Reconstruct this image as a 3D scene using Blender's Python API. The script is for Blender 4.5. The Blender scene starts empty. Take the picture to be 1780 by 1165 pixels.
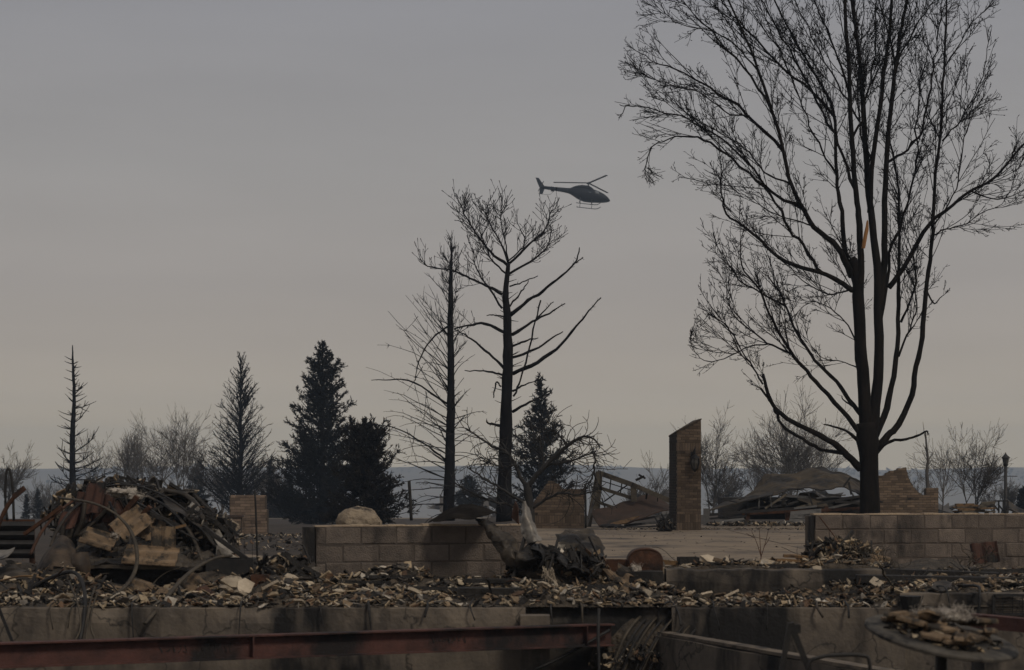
import bpy, math, random
import numpy as np
from mathutils import Vector, Matrix, noise

# ------------------------------------------------------------------ camera, world, sun, exposure
sc = bpy.context.scene
COL = sc.collection
F = 3500.0            # focal length in photo pixels (photo is 1780 px wide)
HY = 825.0            # eye level row
CZ = 1.38             # eye height above the patio

cam_d = bpy.data.cameras.new('camera')
cam_d.sensor_fit = 'HORIZONTAL'
cam_d.sensor_width = 36.0
cam_d.lens = 36.0 * F / 1780.0
cam_d.shift_y = (HY - 582.5) / 1780.0
cam_d.clip_start = 0.1
cam_d.clip_end = 6000
cam_d.dof.use_dof = True
cam_d.dof.focus_distance = 48.0
cam_d.dof.aperture_fstop = 4.0
cam = bpy.data.objects.new('camera', cam_d)
cam.location = (0, 0, CZ)
cam.rotation_euler = (math.radians(90), 0, 0)
COL.objects.link(cam)
sc.camera = cam

SUN_EL, SUN_AZ = math.radians(48), math.radians(142)   # azimuth clockwise from +Y (view direction): behind the camera, to the right
world = bpy.data.worlds.new('World')
sc.world = world
world.use_nodes = True
wn = world.node_tree
wn.nodes.clear()
w_out = wn.nodes.new('ShaderNodeOutputWorld')
w_bg = wn.nodes.new('ShaderNodeBackground')
w_bg.inputs['Strength'].default_value = 1.0
sky = wn.nodes.new('ShaderNodeTexSky')
sky.sky_type = 'NISHITA'
sky.sun_disc = False
sky.sun_elevation = SUN_EL
sky.sun_rotation = SUN_AZ
sky.dust_density = 6.0
sky.air_density = 1.5
sk_s = wn.nodes.new('ShaderNodeMix'); sk_s.data_type = 'RGBA'; sk_s.blend_type = 'MULTIPLY'
sk_s.inputs[0].default_value = 1.0
sk_s.inputs[7].default_value = (0.05, 0.05, 0.05, 1)
wn.links.new(sky.outputs[0], sk_s.inputs[6])
tc = wn.nodes.new('ShaderNodeTexCoord')
sep = wn.nodes.new('ShaderNodeSeparateXYZ')
wn.links.new(tc.outputs['Generated'], sep.inputs[0])
ramp = wn.nodes.new('ShaderNodeValToRGB')          # smoke layer: warm low down, grey above
cr = ramp.color_ramp
cr.elements[0].position = 0.0; cr.elements[0].color = (0.78, 0.635, 0.42, 1)
cr.elements[1].position = 1.0; cr.elements[1].color = (0.29, 0.29, 0.30, 1)
for pos, c in ((0.022, (0.74, 0.605, 0.415, 1)), (0.036, (0.575, 0.492, 0.382, 1)), (0.064, (0.445, 0.392, 0.335, 1)), (0.093, (0.388, 0.352, 0.322, 1)), (0.15, (0.338, 0.322, 0.312, 1)), (0.235, (0.278, 0.274, 0.290, 1))):
    e = cr.elements.new(pos); e.color = c
wn.links.new(sep.outputs['Z'], ramp.inputs[0])
w_no = wn.nodes.new('ShaderNodeTexNoise')
w_no.inputs['Scale'].default_value = 2.2; w_no.inputs['Detail'].default_value = 2.0
w_mp = wn.nodes.new('ShaderNodeMapping'); w_mp.inputs['Scale'].default_value = (1, 1, 3)
wn.links.new(tc.outputs['Generated'], w_mp.inputs[0]); wn.links.new(w_mp.outputs[0], w_no.inputs['Vector'])
w_mr = wn.nodes.new('ShaderNodeMapRange')
w_mr.inputs['To Min'].default_value = 0.90; w_mr.inputs['To Max'].default_value = 1.10
wn.links.new(w_no.outputs['Fac'], w_mr.inputs['Value'])
w_mul = wn.nodes.new('ShaderNodeMix'); w_mul.data_type = 'RGBA'; w_mul.blend_type = 'MULTIPLY'; w_mul.inputs[0].default_value = 1.0
wn.links.new(ramp.outputs[0], w_mul.inputs[6]); wn.links.new(w_mr.outputs[0], w_mul.inputs[7])
w_n2 = wn.nodes.new('ShaderNodeTexNoise'); w_n2.inputs['Scale'].default_value = 5.0; w_n2.inputs['Detail'].default_value = 5.0
w_m2 = wn.nodes.new('ShaderNodeMapping'); w_m2.inputs['Scale'].default_value = (1, 1, 6); w_m2.inputs['Rotation'].default_value = (0, 0.12, 0)
wn.links.new(tc.outputs['Generated'], w_m2.inputs[0]); wn.links.new(w_m2.outputs[0], w_n2.inputs['Vector'])
w_r2 = wn.nodes.new('ShaderNodeMapRange'); w_r2.inputs['From Min'].default_value = 0.3; w_r2.inputs['From Max'].default_value = 0.7; w_r2.inputs['To Min'].default_value = 0.96; w_r2.inputs['To Max'].default_value = 1.04
wn.links.new(w_n2.outputs['Fac'], w_r2.inputs['Value'])
w_mu2 = wn.nodes.new('ShaderNodeMix'); w_mu2.data_type = 'RGBA'; w_mu2.blend_type = 'MULTIPLY'; w_mu2.inputs[0].default_value = 1.0
wn.links.new(w_mul.outputs[2], w_mu2.inputs[6]); wn.links.new(w_r2.outputs[0], w_mu2.inputs[7])
w_mix = wn.nodes.new('ShaderNodeMix'); w_mix.data_type = 'RGBA'; w_mix.inputs[0].default_value = 0.94
wn.links.new(sk_s.outputs[2], w_mix.inputs[6]); wn.links.new(w_mu2.outputs[2], w_mix.inputs[7])
wn.links.new(w_mix.outputs[2], w_bg.inputs['Color'])
wn.links.new(w_bg.outputs[0], w_out.inputs[0])

sun_d = bpy.data.lights.new('sun', 'SUN')
sun_d.energy = 1.4
sun_d.angle = math.radians(12)
sun_d.color = (1.0, 0.90, 0.76)
sun = bpy.data.objects.new('sun', sun_d)
COL.objects.link(sun)
sdir = Vector((math.sin(SUN_AZ) * math.cos(SUN_EL), math.cos(SUN_AZ) * math.cos(SUN_EL), math.sin(SUN_EL)))
sun.rotation_euler = sdir.to_track_quat('Z', 'Y').to_euler()
sun.location = sdir * 60

sc.view_settings.view_transform = 'Standard'
sc.view_settings.look = 'None'
sc.view_settings.exposure = 0.0
sc.view_settings.gamma = 1.0
sc.cycles.volume_bounces = 1
sc.cycles.max_bounces = 6
sc.cycles.use_denoising = True

# ------------------------------------------------------------------ helpers
random.seed(7)
U = random.uniform
def px(x, y, Y):
    """point that stands Y metres from the photographer"""
    return Vector(((x - 890.0) / F * Y, Y, CZ + (HY - y) / F * Y))
def ppm(Y): return F / Y

def prop(o, label=None, cat=None, group=None, kind=None):
    if label: o['label'] = label
    if cat: o['category'] = cat
    if group: o['group'] = group
    if kind: o['kind'] = kind
    elif cat: o['kind'] = 'thing'
    return o
def thing(name, label, cat, loc=(0, 0, 0), rotz=0.0, group=None):
    o = bpy.data.objects.new(name, None)
    o.empty_display_size = 0.1
    o.location = loc
    o.rotation_euler = (0, 0, rotz)
    COL.objects.link(o)
    return prop(o, label, cat, group)

class G:
    """collects geometry, builds one mesh"""
    def __init__(s):
        s.V = []; s.n = 0; s.Fc = {}; s.C = []; s.T = {}; s.col = (0.5, 0.5, 0.5)
    def add(s, V, faces):
        V = np.asarray(V, float).reshape(-1, 3)
        for f in faces:
            s.Fc.setdefault(len(f), []).append(np.asarray([f]) + s.n)
        s.V.append(V); s.C.append(np.tile(np.asarray(s.col, float), (len(V), 1))); s.n += len(V)
    def addnp(s, V, facearrs, cols=None):
        for fa in facearrs:
            s.Fc.setdefault(fa.shape[1], []).append(fa + s.n)
        s.V.append(V); s.n += len(V)
        s.C.append(np.tile(np.asarray(s.col, float), (len(V), 1)) if cols is None else cols)
    def box(s, c, size, M=None, taper=1.0):
        hx, hy, hz = size[0] / 2, size[1] / 2, size[2] / 2
        P = [(-hx, -hy, -hz), (hx, -hy, -hz), (hx, hy, -hz), (-hx, hy, -hz), (-hx * taper, -hy * taper, hz), (hx * taper, -hy * taper, hz), (hx * taper, hy * taper, hz), (-hx * taper, hy * taper, hz)]
        c = Vector(c)
        P = [((M @ Vector(p)) if M else Vector(p)) + c for p in P]
        s.add(P, [(0, 3, 2, 1), (4, 5, 6, 7), (0, 1, 5, 4), (1, 2, 6, 5), (2, 3, 7, 6), (3, 0, 4, 7)])
    def beam(s, p, q, w, h, up=(0, 0, 1)):
        p, q = Vector(p), Vector(q)
        d = q - p; L = d.length; d.normalize()
        u = Vector(up)
        if abs(d.dot(u)) > 0.95: u = Vector((0, 1, 0))
        sx = d.cross(u).normalized(); uz = sx.cross(d)
        M = Matrix((d, sx, uz)).transposed()
        s.box((p + q) / 2, (L, w, h), M)
    def prism(s, poly, y0, y1):
        """poly in x,z; extruded along y"""
        m = len(poly)
        V = [(a, y0, b) for a, b in poly] + [(a, y1, b) for a, b in poly]
        s.add(V, [tuple(range(m)), tuple(range(2 * m - 1, m - 1, -1))] + [(i, i + m, (i + 1) % m + m, (i + 1) % m) for i in range(m)])
    def tube(s, pts, rad, n=6, flat=1.0):
        k = len(pts)
        if not hasattr(rad, '__len__'): rad = [rad] * k
        s.T.setdefault((k, n, flat), []).append(([tuple(p) for p in pts], list(rad), s.col))
    def sheet(s, rows, nu=12, nv=8, thick=0.004, jit=0.0, hole=None, seed=0, freq=3.0):
        rows = [[Vector(p) for p in r] for r in rows]
        R = [catmull(r, nu) for r in rows]
        cols = [catmull([R[i][j] for i in range(len(R))], nv) if len(R) > 2 else [R[0][j].lerp(R[1][j], t / nv) for t in range(nv + 1)] for j in range(nu + 1)]
        P = np.array([[cols[j][i] for j in range(nu + 1)] for i in range(nv + 1)])
        if jit:
            for i in range(nv + 1):
                for j in range(nu + 1):
                    v = noise.noise_vector(Vector(P[i, j]) * freq + Vector((seed * 7.1, 0, 0))) + 0.5 * noise.noise_vector(Vector(P[i, j]) * freq * 2.7 + Vector((0, seed * 3.3, 0)))
                    P[i, j] += np.array(v) * jit
        du = np.gradient(P, axis=1); dv = np.gradient(P, axis=0)
        N = np.cross(du, dv); N /= (np.linalg.norm(N, axis=2, keepdims=True) + 1e-9)
        A = (P + N * thick / 2).reshape(-1, 3); B = (P - N * thick / 2).reshape(-1, 3)
        V = np.vstack([A, B]); o = len(A); w = nu + 1
        keep = np.ones((nv, nu), bool)
        if hole:
            for i in range(nv):
                for j in range(nu):
                    if hole((j + .5) / nu, (i + .5) / nv): keep[i, j] = False
        fs = []
        for i in range(nv):
            for j in range(nu):
                if not keep[i, j]: continue
                a, b, c, d = i * w + j, i * w + j + 1, (i + 1) * w + j + 1, (i + 1) * w + j
                fs.append((a, b, c, d)); fs.append((o + d, o + c, o + b, o + a))
                for (ii, jj, e, f) in ((i - 1, j, a, b), (i + 1, j, c, d), (i, j - 1, d, a), (i, j + 1, b, c)):
                    if ii < 0 or jj < 0 or ii >= nv or jj >= nu or not keep[ii, jj]:
                        fs.append((f, e, o + e, o + f))
        s.addnp(V, [np.array(fs)])
    def rock(s, c, r, seed=0, sub=3, rough=0.25, freq=1.3):
        import bmesh
        bm = bmesh.new(); bmesh.ops.create_icosphere(bm, subdivisions=sub, radius=1.0)
        V = []
        for v in bm.verts:
            n = v.co.normalized()
            k = 1 + rough * noise.noise(n * freq + Vector((seed * 5.3, seed, 0))) + rough * 0.4 * noise.noise(n * freq * 3.1 + Vector((0, seed * 2.2, 0))) + rough * .15 * noise.noise(n * freq * 9)
            V.append((c[0] + n.x * r[0] * k, c[1] + n.y * r[1] * k, c[2] + n.z * r[2] * k))
        fs = [tuple(v.index for v in f.verts) for f in bm.faces]
        bm.free(); s.addnp(np.array(V), [np.array(fs)])
    def flush(s):
        for (k, n, flat), L in s.T.items():
            P = np.array([l[0] for l in L], float); R = np.array([l[1] for l in L], float)
            B = len(L)
            T = np.gradient(P, axis=1); T /= (np.linalg.norm(T, axis=2, keepdims=True) + 1e-12)
            mt = P[:, -1] - P[:, 0]; mt /= (np.linalg.norm(mt, axis=1, keepdims=True) + 1e-12)
            ref = np.where(np.abs(mt[:, 2:3]) > 0.8, np.array([[0.0, 1.0, 0.0]]), np.array([[0.0, 0.0, 1.0]]))
            u = np.cross(T, ref[:, None, :]); u /= (np.linalg.norm(u, axis=2, keepdims=True) + 1e-12)
            v = np.cross(T, u)
            a = np.arange(n) * 2 * math.pi / n + math.pi / n
            ring = P[:, :, None, :] + R[:, :, None, None] * (np.cos(a)[None, None, :, None] * u[:, :, None, :] + flat * np.sin(a)[None, None, :, None] * v[:, :, None, :])
            V = ring.reshape(-1, 3)
            b = np.arange(B)[:, None, None] * k * n; i = np.arange(k - 1)[None, :, None] * n; j = np.arange(n)[None, None, :]; j2 = (j + 1) % n
            Q = np.stack(np.broadcast_arrays(b + i + j, b + i + j2, b + i + n + j2, b + i + n + j), -1).reshape(-1, 4)
            fl = [Q]
            if n >= 4:
                bb = np.arange(B)[:, None] * k * n
                fl.append(bb + (k - 1) * n + np.arange(n)[None, :]); fl.append(bb + np.arange(n)[None, ::-1])
            C = np.repeat(np.array([l[2] for l in L], float), k * n, axis=0)
            s.addnp(V, fl, C)
        s.T = {}
    def mesh(s, name, smooth=False, off=None):
        s.flush()
        V = np.vstack(s.V)
        if off is not None: V = V - np.asarray(off, float)
        me = bpy.data.meshes.new(name)
        me.vertices.add(len(V)); me.vertices.foreach_set('co', V.astype(np.float32).ravel())
        idx = []; starts = []; c = 0
        for m, arrs in s.Fc.items():
            A = np.vstack(arrs); idx.append(A.ravel()); starts.append(c + np.arange(len(A)) * m); c += A.size
        idx = np.concatenate(idx).astype(np.int32); starts = np.concatenate(starts).astype(np.int32)
        me.loops.add(len(idx)); me.loops.foreach_set('vertex_index', idx)
        me.polygons.add(len(starts)); me.polygons.foreach_set('loop_start', starts)
        if smooth: me.polygons.foreach_set('use_smooth', np.ones(len(starts), bool))
        else: me.polygons.foreach_set('use_smooth', np.zeros(len(starts), bool))
        at = me.attributes.new('Col', 'FLOAT_COLOR', 'POINT')
        C = np.vstack(s.C); C = np.hstack([C, np.ones((len(C), 1))])
        at.data.foreach_set('color', C.astype(np.float32).ravel())
        me.update(calc_edges=True); me.validate()
        return me
    def build(s, name, mat, parent=None, smooth=False, local=False, **kw):
        off = None
        if parent is not None and not local: off = parent.location
        me = s.mesh(name, smooth, off)
        me.materials.append(mat)
        return link(name, me, parent, **kw)

def link(name, me, parent=None, loc=None, rot=None, scale=None, **kw):
    o = bpy.data.objects.new(name, me)
    COL.objects.link(o)
    if parent is not None: o.parent = parent
    if loc is not None: o.location = loc
    if rot is not None: o.rotation_euler = rot
    if scale is not None: o.scale = scale
    return prop(o, **kw)

def catmull(p, n):
    """n segments through control points"""
    p = [Vector(q) for q in p]
    m = len(p) - 1
    if m == 1: return [p[0].lerp(p[1], i / n) for i in range(n + 1)]
    out = []
    for i in range(n + 1):
        t = i / n * m; k = min(int(t), m - 1); f = t - k
        a = p[k - 1] if k > 0 else p[0] * 2 - p[1]; b = p[k]; c = p[k + 1]; d = p[k + 2] if k + 2 <= m else p[m] * 2 - p[m - 1]
        out.append(0.5 * ((2 * b) + (c - a) * f + (2 * a - 5 * b + 4 * c - d) * f * f + (3 * b - a - 3 * c + d) * f ** 3))
    return out
def lerpn(vals, n):
    m = len(vals) - 1; out = []
    for i in range(n + 1):
        t = i / n * m; k = min(int(t), m - 1); out.append(vals[k] + (vals[k + 1] - vals[k]) * (t - k))
    return out

# ------------------------------------------------------------------ materials
def mat(name, c1, c2=None, scale=6.0, rough=0.85, metal=0.0, bump=0.3, bscale=None, soot=0.0, soot_scale=1.2, soot_col=(0.012, 0.011, 0.011), attr=False, rnd=0.0, streak=1.0, spec=0.3, bdist=0.02, coord='Object', wsoot=0.0, crack=0.0):
    m = bpy.data.materials.new(name); m.use_nodes = True
    nt = m.node_tree; N = nt.nodes; L = nt.links
    b = N['Principled BSDF']
    b.inputs['Roughness'].default_value = rough; b.inputs['Metallic'].default_value = metal
    b.inputs['Specular IOR Level'].default_value = spec
    t = N.new('ShaderNodeTexCoord'); mp = N.new('ShaderNodeMapping'); mp.inputs['Scale'].default_value = (1, 1, streak)
    L.new(t.outputs[coord], mp.inputs[0])
    oi = N.new('ShaderNodeObjectInfo')
    va = N.new('ShaderNodeVectorMath'); va.operation = 'MULTIPLY_ADD'
    va.inputs[1].default_value = (37.0, 17.0, 29.0)
    L.new(oi.outputs['Random'], va.inputs[0]); L.new(mp.outputs[0], va.inputs[2])
    no = N.new('ShaderNodeTexNoise'); no.inputs['Scale'].default_value = scale; no.inputs['Detail'].default_value = 6.0; no.inputs['Roughness'].default_value = 0.65
    L.new(va.outputs[0], no.inputs['Vector'])
    rp = N.new('ShaderNodeMapRange'); rp.inputs['From Min'].default_value = 0.33; rp.inputs['From Max'].default_value = 0.67
    L.new(no.outputs['Fac'], rp.inputs['Value'])
    mx = N.new('ShaderNodeMix'); mx.data_type = 'RGBA'
    c2 = c2 or tuple(x * 0.6 for x in c1)
    mx.inputs[6].default_value = (*c1, 1); mx.inputs[7].default_value = (*c2, 1)
    L.new(rp.outputs[0], mx.inputs[0])
    out = mx.outputs[2]
    if attr:
        at = N.new('ShaderNodeAttribute'); at.attribute_name = 'Col'
        mm = N.new('ShaderNodeMix'); mm.data_type = 'RGBA'; mm.blend_type = 'MULTIPLY'; mm.inputs[0].default_value = 1.0
        L.new(at.outputs['Color'], mm.inputs[6]); L.new(out, mm.inputs[7]); out = mm.outputs[2]
    if rnd:
        mr = N.new('ShaderNodeMapRange'); mr.inputs['To Min'].default_value = 1 - rnd; mr.inputs['To Max'].default_value = 1 + rnd
        L.new(oi.outputs['Random'], mr.inputs['Value'])
        mm = N.new('ShaderNodeMix'); mm.data_type = 'RGBA'; mm.blend_type = 'MULTIPLY'; mm.inputs[0].default_value = 1.0
        L.new(out, mm.inputs[6]); L.new(mr.outputs[0], mm.inputs[7]); out = mm.outputs[2]
    if soot:
        n2 = N.new('ShaderNodeTexNoise'); n2.inputs['Scale'].default_value = soot_scale; n2.inputs['Detail'].default_value = 5.0; n2.inputs['Roughness'].default_value = 0.6
        if wsoot:      # soot that runs on across neighbouring pieces, drawn out downwards
            ge = N.new('ShaderNodeNewGeometry'); m2 = N.new('ShaderNodeMapping'); m2.inputs['Scale'].default_value = (1, 1, wsoot)
            L.new(ge.outputs['Position'], m2.inputs[0]); L.new(m2.outputs[0], n2.inputs['Vector'])
        else: L.new(va.outputs[0], n2.inputs['Vector'])
        r2 = N.new('ShaderNodeMapRange'); r2.inputs['From Min'].default_value = 0.62 - soot * 0.3; r2.inputs['From Max'].default_value = 0.73 - soot * 0.3
        L.new(n2.outputs['Fac'], r2.inputs['Value'])
        mm = N.new('ShaderNodeMix'); mm.data_type = 'RGBA'
        L.new(r2.outputs[0], mm.inputs[0]); L.new(out, mm.inputs[6]); mm.inputs[7].default_value = (*soot_col, 1); out = mm.outputs[2]
    if crack:
        vo = N.new('ShaderNodeTexVoronoi'); vo.feature = 'DISTANCE_TO_EDGE'; vo.inputs['Scale'].default_value = crack
        nd = N.new('ShaderNodeTexNoise'); nd.inputs['Scale'].default_value = 3.0; nd.inputs['Detail'].default_value = 4.0
        L.new(va.outputs[0], nd.inputs['Vector'])
        vm = N.new('ShaderNodeVectorMath'); vm.operation = 'MULTIPLY_ADD'; vm.inputs[1].default_value = (.6, .6, .6)
        L.new(nd.outputs['Color'], vm.inputs[0]); L.new(va.outputs[0], vm.inputs[2]); L.new(vm.outputs[0], vo.inputs['Vector'])
        cm = N.new('ShaderNodeMapRange'); cm.inputs['From Min'].default_value = 0.0; cm.inputs['From Max'].default_value = 0.014; cm.inputs['To Min'].default_value = 0.75; cm.inputs['To Max'].default_value = 0.0
        L.new(vo.outputs['Distance'], cm.inputs['Value'])
        mm = N.new('ShaderNodeMix'); mm.data_type = 'RGBA'; L.new(cm.outputs[0], mm.inputs[0]); L.new(out, mm.inputs[6]); mm.inputs[7].default_value = (0.012, 0.011, 0.010, 1); out = mm.outputs[2]
    L.new(out, b.inputs['Base Color'])
    if bump:
        nb = N.new('ShaderNodeTexNoise'); nb.inputs['Scale'].default_value = bscale or scale * 4; nb.inputs['Detail'].default_value = 5.0
        L.new(va.outputs[0], nb.inputs['Vector'])
        bp = N.new('ShaderNodeBump'); bp.inputs['Strength'].default_value = bump; bp.inputs['Distance'].default_value = bdist
        L.new(nb.outputs['Fac'], bp.inputs['Height']); L.new(bp.outputs[0], b.inputs['Normal'])
    return m

M = {}
M['char'] = mat('charred wood', (0.014, 0.013, 0.013), (0.030, 0.027, 0.025), 9, bump=0.6, rough=0.8)
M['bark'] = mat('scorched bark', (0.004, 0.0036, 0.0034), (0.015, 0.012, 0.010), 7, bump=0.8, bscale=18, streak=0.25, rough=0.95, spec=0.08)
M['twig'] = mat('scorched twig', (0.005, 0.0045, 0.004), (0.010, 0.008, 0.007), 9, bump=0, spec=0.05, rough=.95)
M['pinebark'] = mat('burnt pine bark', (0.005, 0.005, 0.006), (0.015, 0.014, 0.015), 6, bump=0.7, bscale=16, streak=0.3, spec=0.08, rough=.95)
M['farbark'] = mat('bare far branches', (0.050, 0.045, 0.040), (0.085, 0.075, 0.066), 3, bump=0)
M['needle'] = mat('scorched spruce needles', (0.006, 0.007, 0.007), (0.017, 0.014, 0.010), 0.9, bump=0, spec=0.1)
M['needle_b'] = mat('browned juniper needles', (0.018, 0.012, 0.007), (0.006, 0.006, 0.005), 1.6, bump=0)
M['splint'] = mat('raw split wood', (0.26, 0.125, 0.045), (0.15, 0.075, 0.03), 5, bump=0.4, streak=0.1)
M['concrete'] = mat('smoke stained concrete', (0.160, 0.130, 0.100), (0.080, 0.067, 0.056), 2.6, bump=0.35, bscale=30, soot=0.46, soot_scale=0.95, wsoot=0.3, crack=0.9)
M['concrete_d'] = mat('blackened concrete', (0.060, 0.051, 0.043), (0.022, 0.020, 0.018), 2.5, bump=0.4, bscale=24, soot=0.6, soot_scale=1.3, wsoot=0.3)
M['patio'] = mat('patio concrete', (0.235, 0.182, 0.128), (0.150, 0.118, 0.088), 1.4, bump=0.25, bscale=30, soot=0.22, soot_scale=0.55, soot_col=(0.07, 0.058, 0.048), streak=1, crack=0.28)
M['block'] = mat('cinder block', (0.146, 0.118, 0.098), (0.090, 0.074, 0.064), 6, bump=0.8, bscale=60, rnd=0.2, soot=0.26, soot_scale=1.7, soot_col=(0.028, 0.024, 0.022), wsoot=0.45)
M['mortar'] = mat('mortar', (0.092, 0.072, 0.060), (0.050, 0.042, 0.036), 8, bump=0.4, bscale=60)
M['cap'] = mat('pale mortar cap', (0.42, 0.33, 0.23), (0.26, 0.20, 0.15), 6, bump=0.6, bscale=30)
M['brick'] = mat('tan brick', (0.142, 0.102, 0.070), (0.098, 0.072, 0.053), 7, bump=0.4, bscale=50, rnd=0.38, soot=0.08, soot_scale=0.9)
M['brick_far'] = mat('dusty brick', (0.20, 0.145, 0.105), (0.13, 0.095, 0.075), 7, bump=0.3, bscale=50, rnd=0.35)
M['brick_black'] = mat('near black brick', (0.020, 0.018, 0.017), (0.036, 0.029, 0.023), 7, bump=0.4, bscale=50, rnd=0.2)  # near black version of the brick, for the pillar's left face
M['mortar_b'] = mat('brick mortar', (0.072, 0.052, 0.036), (0.048, 0.037, 0.028), 9, bump=0.3)
M['tile'] = mat('clay roof tile', (0.190, 0.130, 0.078), (0.105, 0.075, 0.050), 9, bump=0.5, bscale=50, rnd=0.3, soot=0.42, soot_scale=6.0, soot_col=(0.03, 0.025, 0.02))
M['redtile'] = mat('red clay roof tile', (0.075, 0.033, 0.022), (0.042, 0.022, 0.017), 8, bump=0.4, bscale=50, rnd=0.3, soot=0.4, soot_scale=5)
M['chip'] = mat('rubble chips', (1, 1, 1), (0.45, 0.42, 0.40), 14, bump=0.6, bscale=60, attr=True, coord='Object')
M['ash'] = mat('ash and cinders', (0.085, 0.066, 0.048), (0.020, 0.018, 0.016), 6, bump=1.0, bscale=22, bdist=0.05)
M['ground'] = mat('burnt ground', (0.052, 0.037, 0.025), (0.022, 0.018, 0.015), 1.1, bump=0.9, bscale=9, bdist=0.06)
M['field'] = mat('dry winter plain', (0.21, 0.17, 0.12), (0.07, 0.06, 0.046), 0.02, bump=0)
M['ridge'] = mat('far ridge', (0.25, 0.21, 0.16), (0.17, 0.145, 0.11), 0.012, bump=0)
M['rust'] = mat('rusted steel', (0.085, 0.036, 0.018), (0.035, 0.019, 0.013), 8, bump=0.4, rough=0.75, metal=0.2, soot=0.25, soot_scale=2.5)
M['burnt_metal'] = mat('burnt sheet metal', (0.085, 0.068, 0.050), (0.024, 0.021, 0.019), 5, bump=0.3, rough=0.6, metal=0.35, soot=0.4, soot_scale=2.0)
M['bare_metal'] = mat('heat bleached metal', (0.30, 0.275, 0.24), (0.13, 0.112, 0.092), 7, bump=0.2, rough=0.5, metal=0.45, soot=0.2, soot_scale=4)
M['primer'] = mat('red primer steel', (0.100, 0.042, 0.034), (0.050, 0.024, 0.020), 5, bump=0.3, bscale=40, rough=0.8, soot=0.44, soot_scale=1.1, soot_col=(0.014, 0.011, 0.011), wsoot=0.8)
M['dark_metal'] = mat('blackened metal', (0.016, 0.016, 0.017), (0.034, 0.031, 0.029), 8, bump=0.2, rough=0.6, metal=0.3)
M['pipe'] = mat('scorched conduit', (0.085, 0.068, 0.048), (0.028, 0.024, 0.020), 9, bump=0.2, rough=0.65, metal=0.2)
M['boulder'] = mat('sandstone boulder', (0.265, 0.212, 0.150), (0.165, 0.130, 0.095), 6, bump=1.0, bscale=26, soot=0.12, soot_scale=3)
M['siding'] = mat('grey painted siding', (0.135, 0.132, 0.130), (0.085, 0.082, 0.080), 5, bump=0.1, soot=0.25, soot_scale=1.2)
M['woodframe'] = mat('weathered grey lumber', (0.140, 0.118, 0.088), (0.07, 0.058, 0.045), 6, bump=0.4, soot=0.3, soot_scale=1.5)
M['rustsheet'] = mat('rust brown sheet', (0.082, 0.050, 0.036), (0.050, 0.036, 0.028), 3, bump=0.2, soot=0.2, soot_scale=1.0, soot_col=(0.028, 0.024, 0.02))
M['shed'] = mat('scorched roof sheet', (0.066, 0.050, 0.033), (0.026, 0.022, 0.018), 2.2, bump=0.5, soot=0.45, soot_scale=1.1, soot_col=(0.020, 0.018, 0.017))
M['heli'] = mat('dark navy helicopter paint', (0.006, 0.007, 0.010), (0.009, 0.010, 0.014), 1, rough=0.6, bump=0, spec=0.15)
M['glass'] = mat('canopy glass', (0.14, 0.15, 0.16), (0.10, 0.11, 0.12), 1, rough=0.08, bump=0, spec=0.9)  # base colour lightened to carry the glint on the windows
M['fluff'] = mat('pale insulation', (0.40, 0.36, 0.31), (0.22, 0.19, 0.165), 9, bump=1.0, bscale=30)
M['plate'] = mat('ash dusted table top', (0.095, 0.083, 0.068), (0.032, 0.029, 0.026), 7, bump=0.4, rough=0.85, soot=0.35, soot_scale=5)
M['plaster'] = mat('broken plaster', (0.44, 0.37, 0.28), (0.27, 0.22, 0.165), 6, bump=0.5, bscale=24, rnd=0.2, soot=0.12, soot_scale=4)
M['lampglass'] = mat('lantern glass', (0.10, 0.095, 0.085), (0.07, 0.065, 0.06), 4, rough=0.2, bump=0)
M['burnt_dark'] = mat('charred panel', (0.018, 0.015, 0.012), (0.007, 0.006, 0.006), 5, bump=0.4, rough=0.95, spec=0.04)
M['fender'] = mat('rust browned fender', (0.072, 0.050, 0.033), (0.030, 0.024, 0.020), 6, bump=0.3, rough=0.75, soot=0.3, soot_scale=2.5)
M['sill'] = mat('charred sill plate', (0.17, 0.135, 0.10), (0.07, 0.058, 0.048), 5, bump=0.4, soot=0.25, soot_scale=2)
M['tan_wood'] = mat('scorched tan board', (0.21, 0.125, 0.058), (0.09, 0.055, 0.03), 6, bump=0.4, soot=0.3, soot_scale=3)

# ------------------------------------------------------------------ terrain, haze
PIT_X0, PIT_X1, PIT_Y0, PIT_Y1 = -11.0, 11.0, 12.6, 21.02
PIT_Z = -2.6
def ground_z(x, y):
    z = 0.0
    if y < 13: z = -0.22
    def sm(a, b): 
        t = min(1, max(0, (y - a) / (b - a))); return t * t * (3 - 2 * t)
    side = min(1, max(0, (-x - 0.5) / 3.0)) if y < 70 else 1.0
    z -= 0.42 * sm(40, 64) * (side if y < 70 else 1)
    z -= 1.35 * sm(66, 125) + 10 * sm(140, 300) + 16.5 * sm(260, 540)
    if y > 30: z += 0.05 * noise.noise(Vector((x * 0.25, y * 0.25, 0))) * (1 if (x < -0.5 or y > 58) else 0)
    if y > 150: z += (min(y, 900) / 400) * noise.noise(Vector((x * 0.006, y * 0.004, 3)))
    if y > 1300:
        t = min(1, (y - 1300) / 700); t = t * t * (3 - 2 * t)
        z += t * (36.6 + 5.0 * noise.noise(Vector((x * 0.006, 1.7, 0))) + 0.7 * noise.noise(Vector((x * 0.03, 5.0, 0))))
    return z
g = G()
xs = sorted(set([-940, -700, -500, -350, -250, -180, -130, -90, -65, -45, -32, -24, -18, -14, PIT_X0] + [i * 1.0 for i in range(-10, 11)] + [PIT_X1, 14, 18, 24, 32, 45, 65, 90, 130, 180, 250, 350, 500, 700, 940] + [i * 32.0 for i in range(-18, 19)]))
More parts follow.
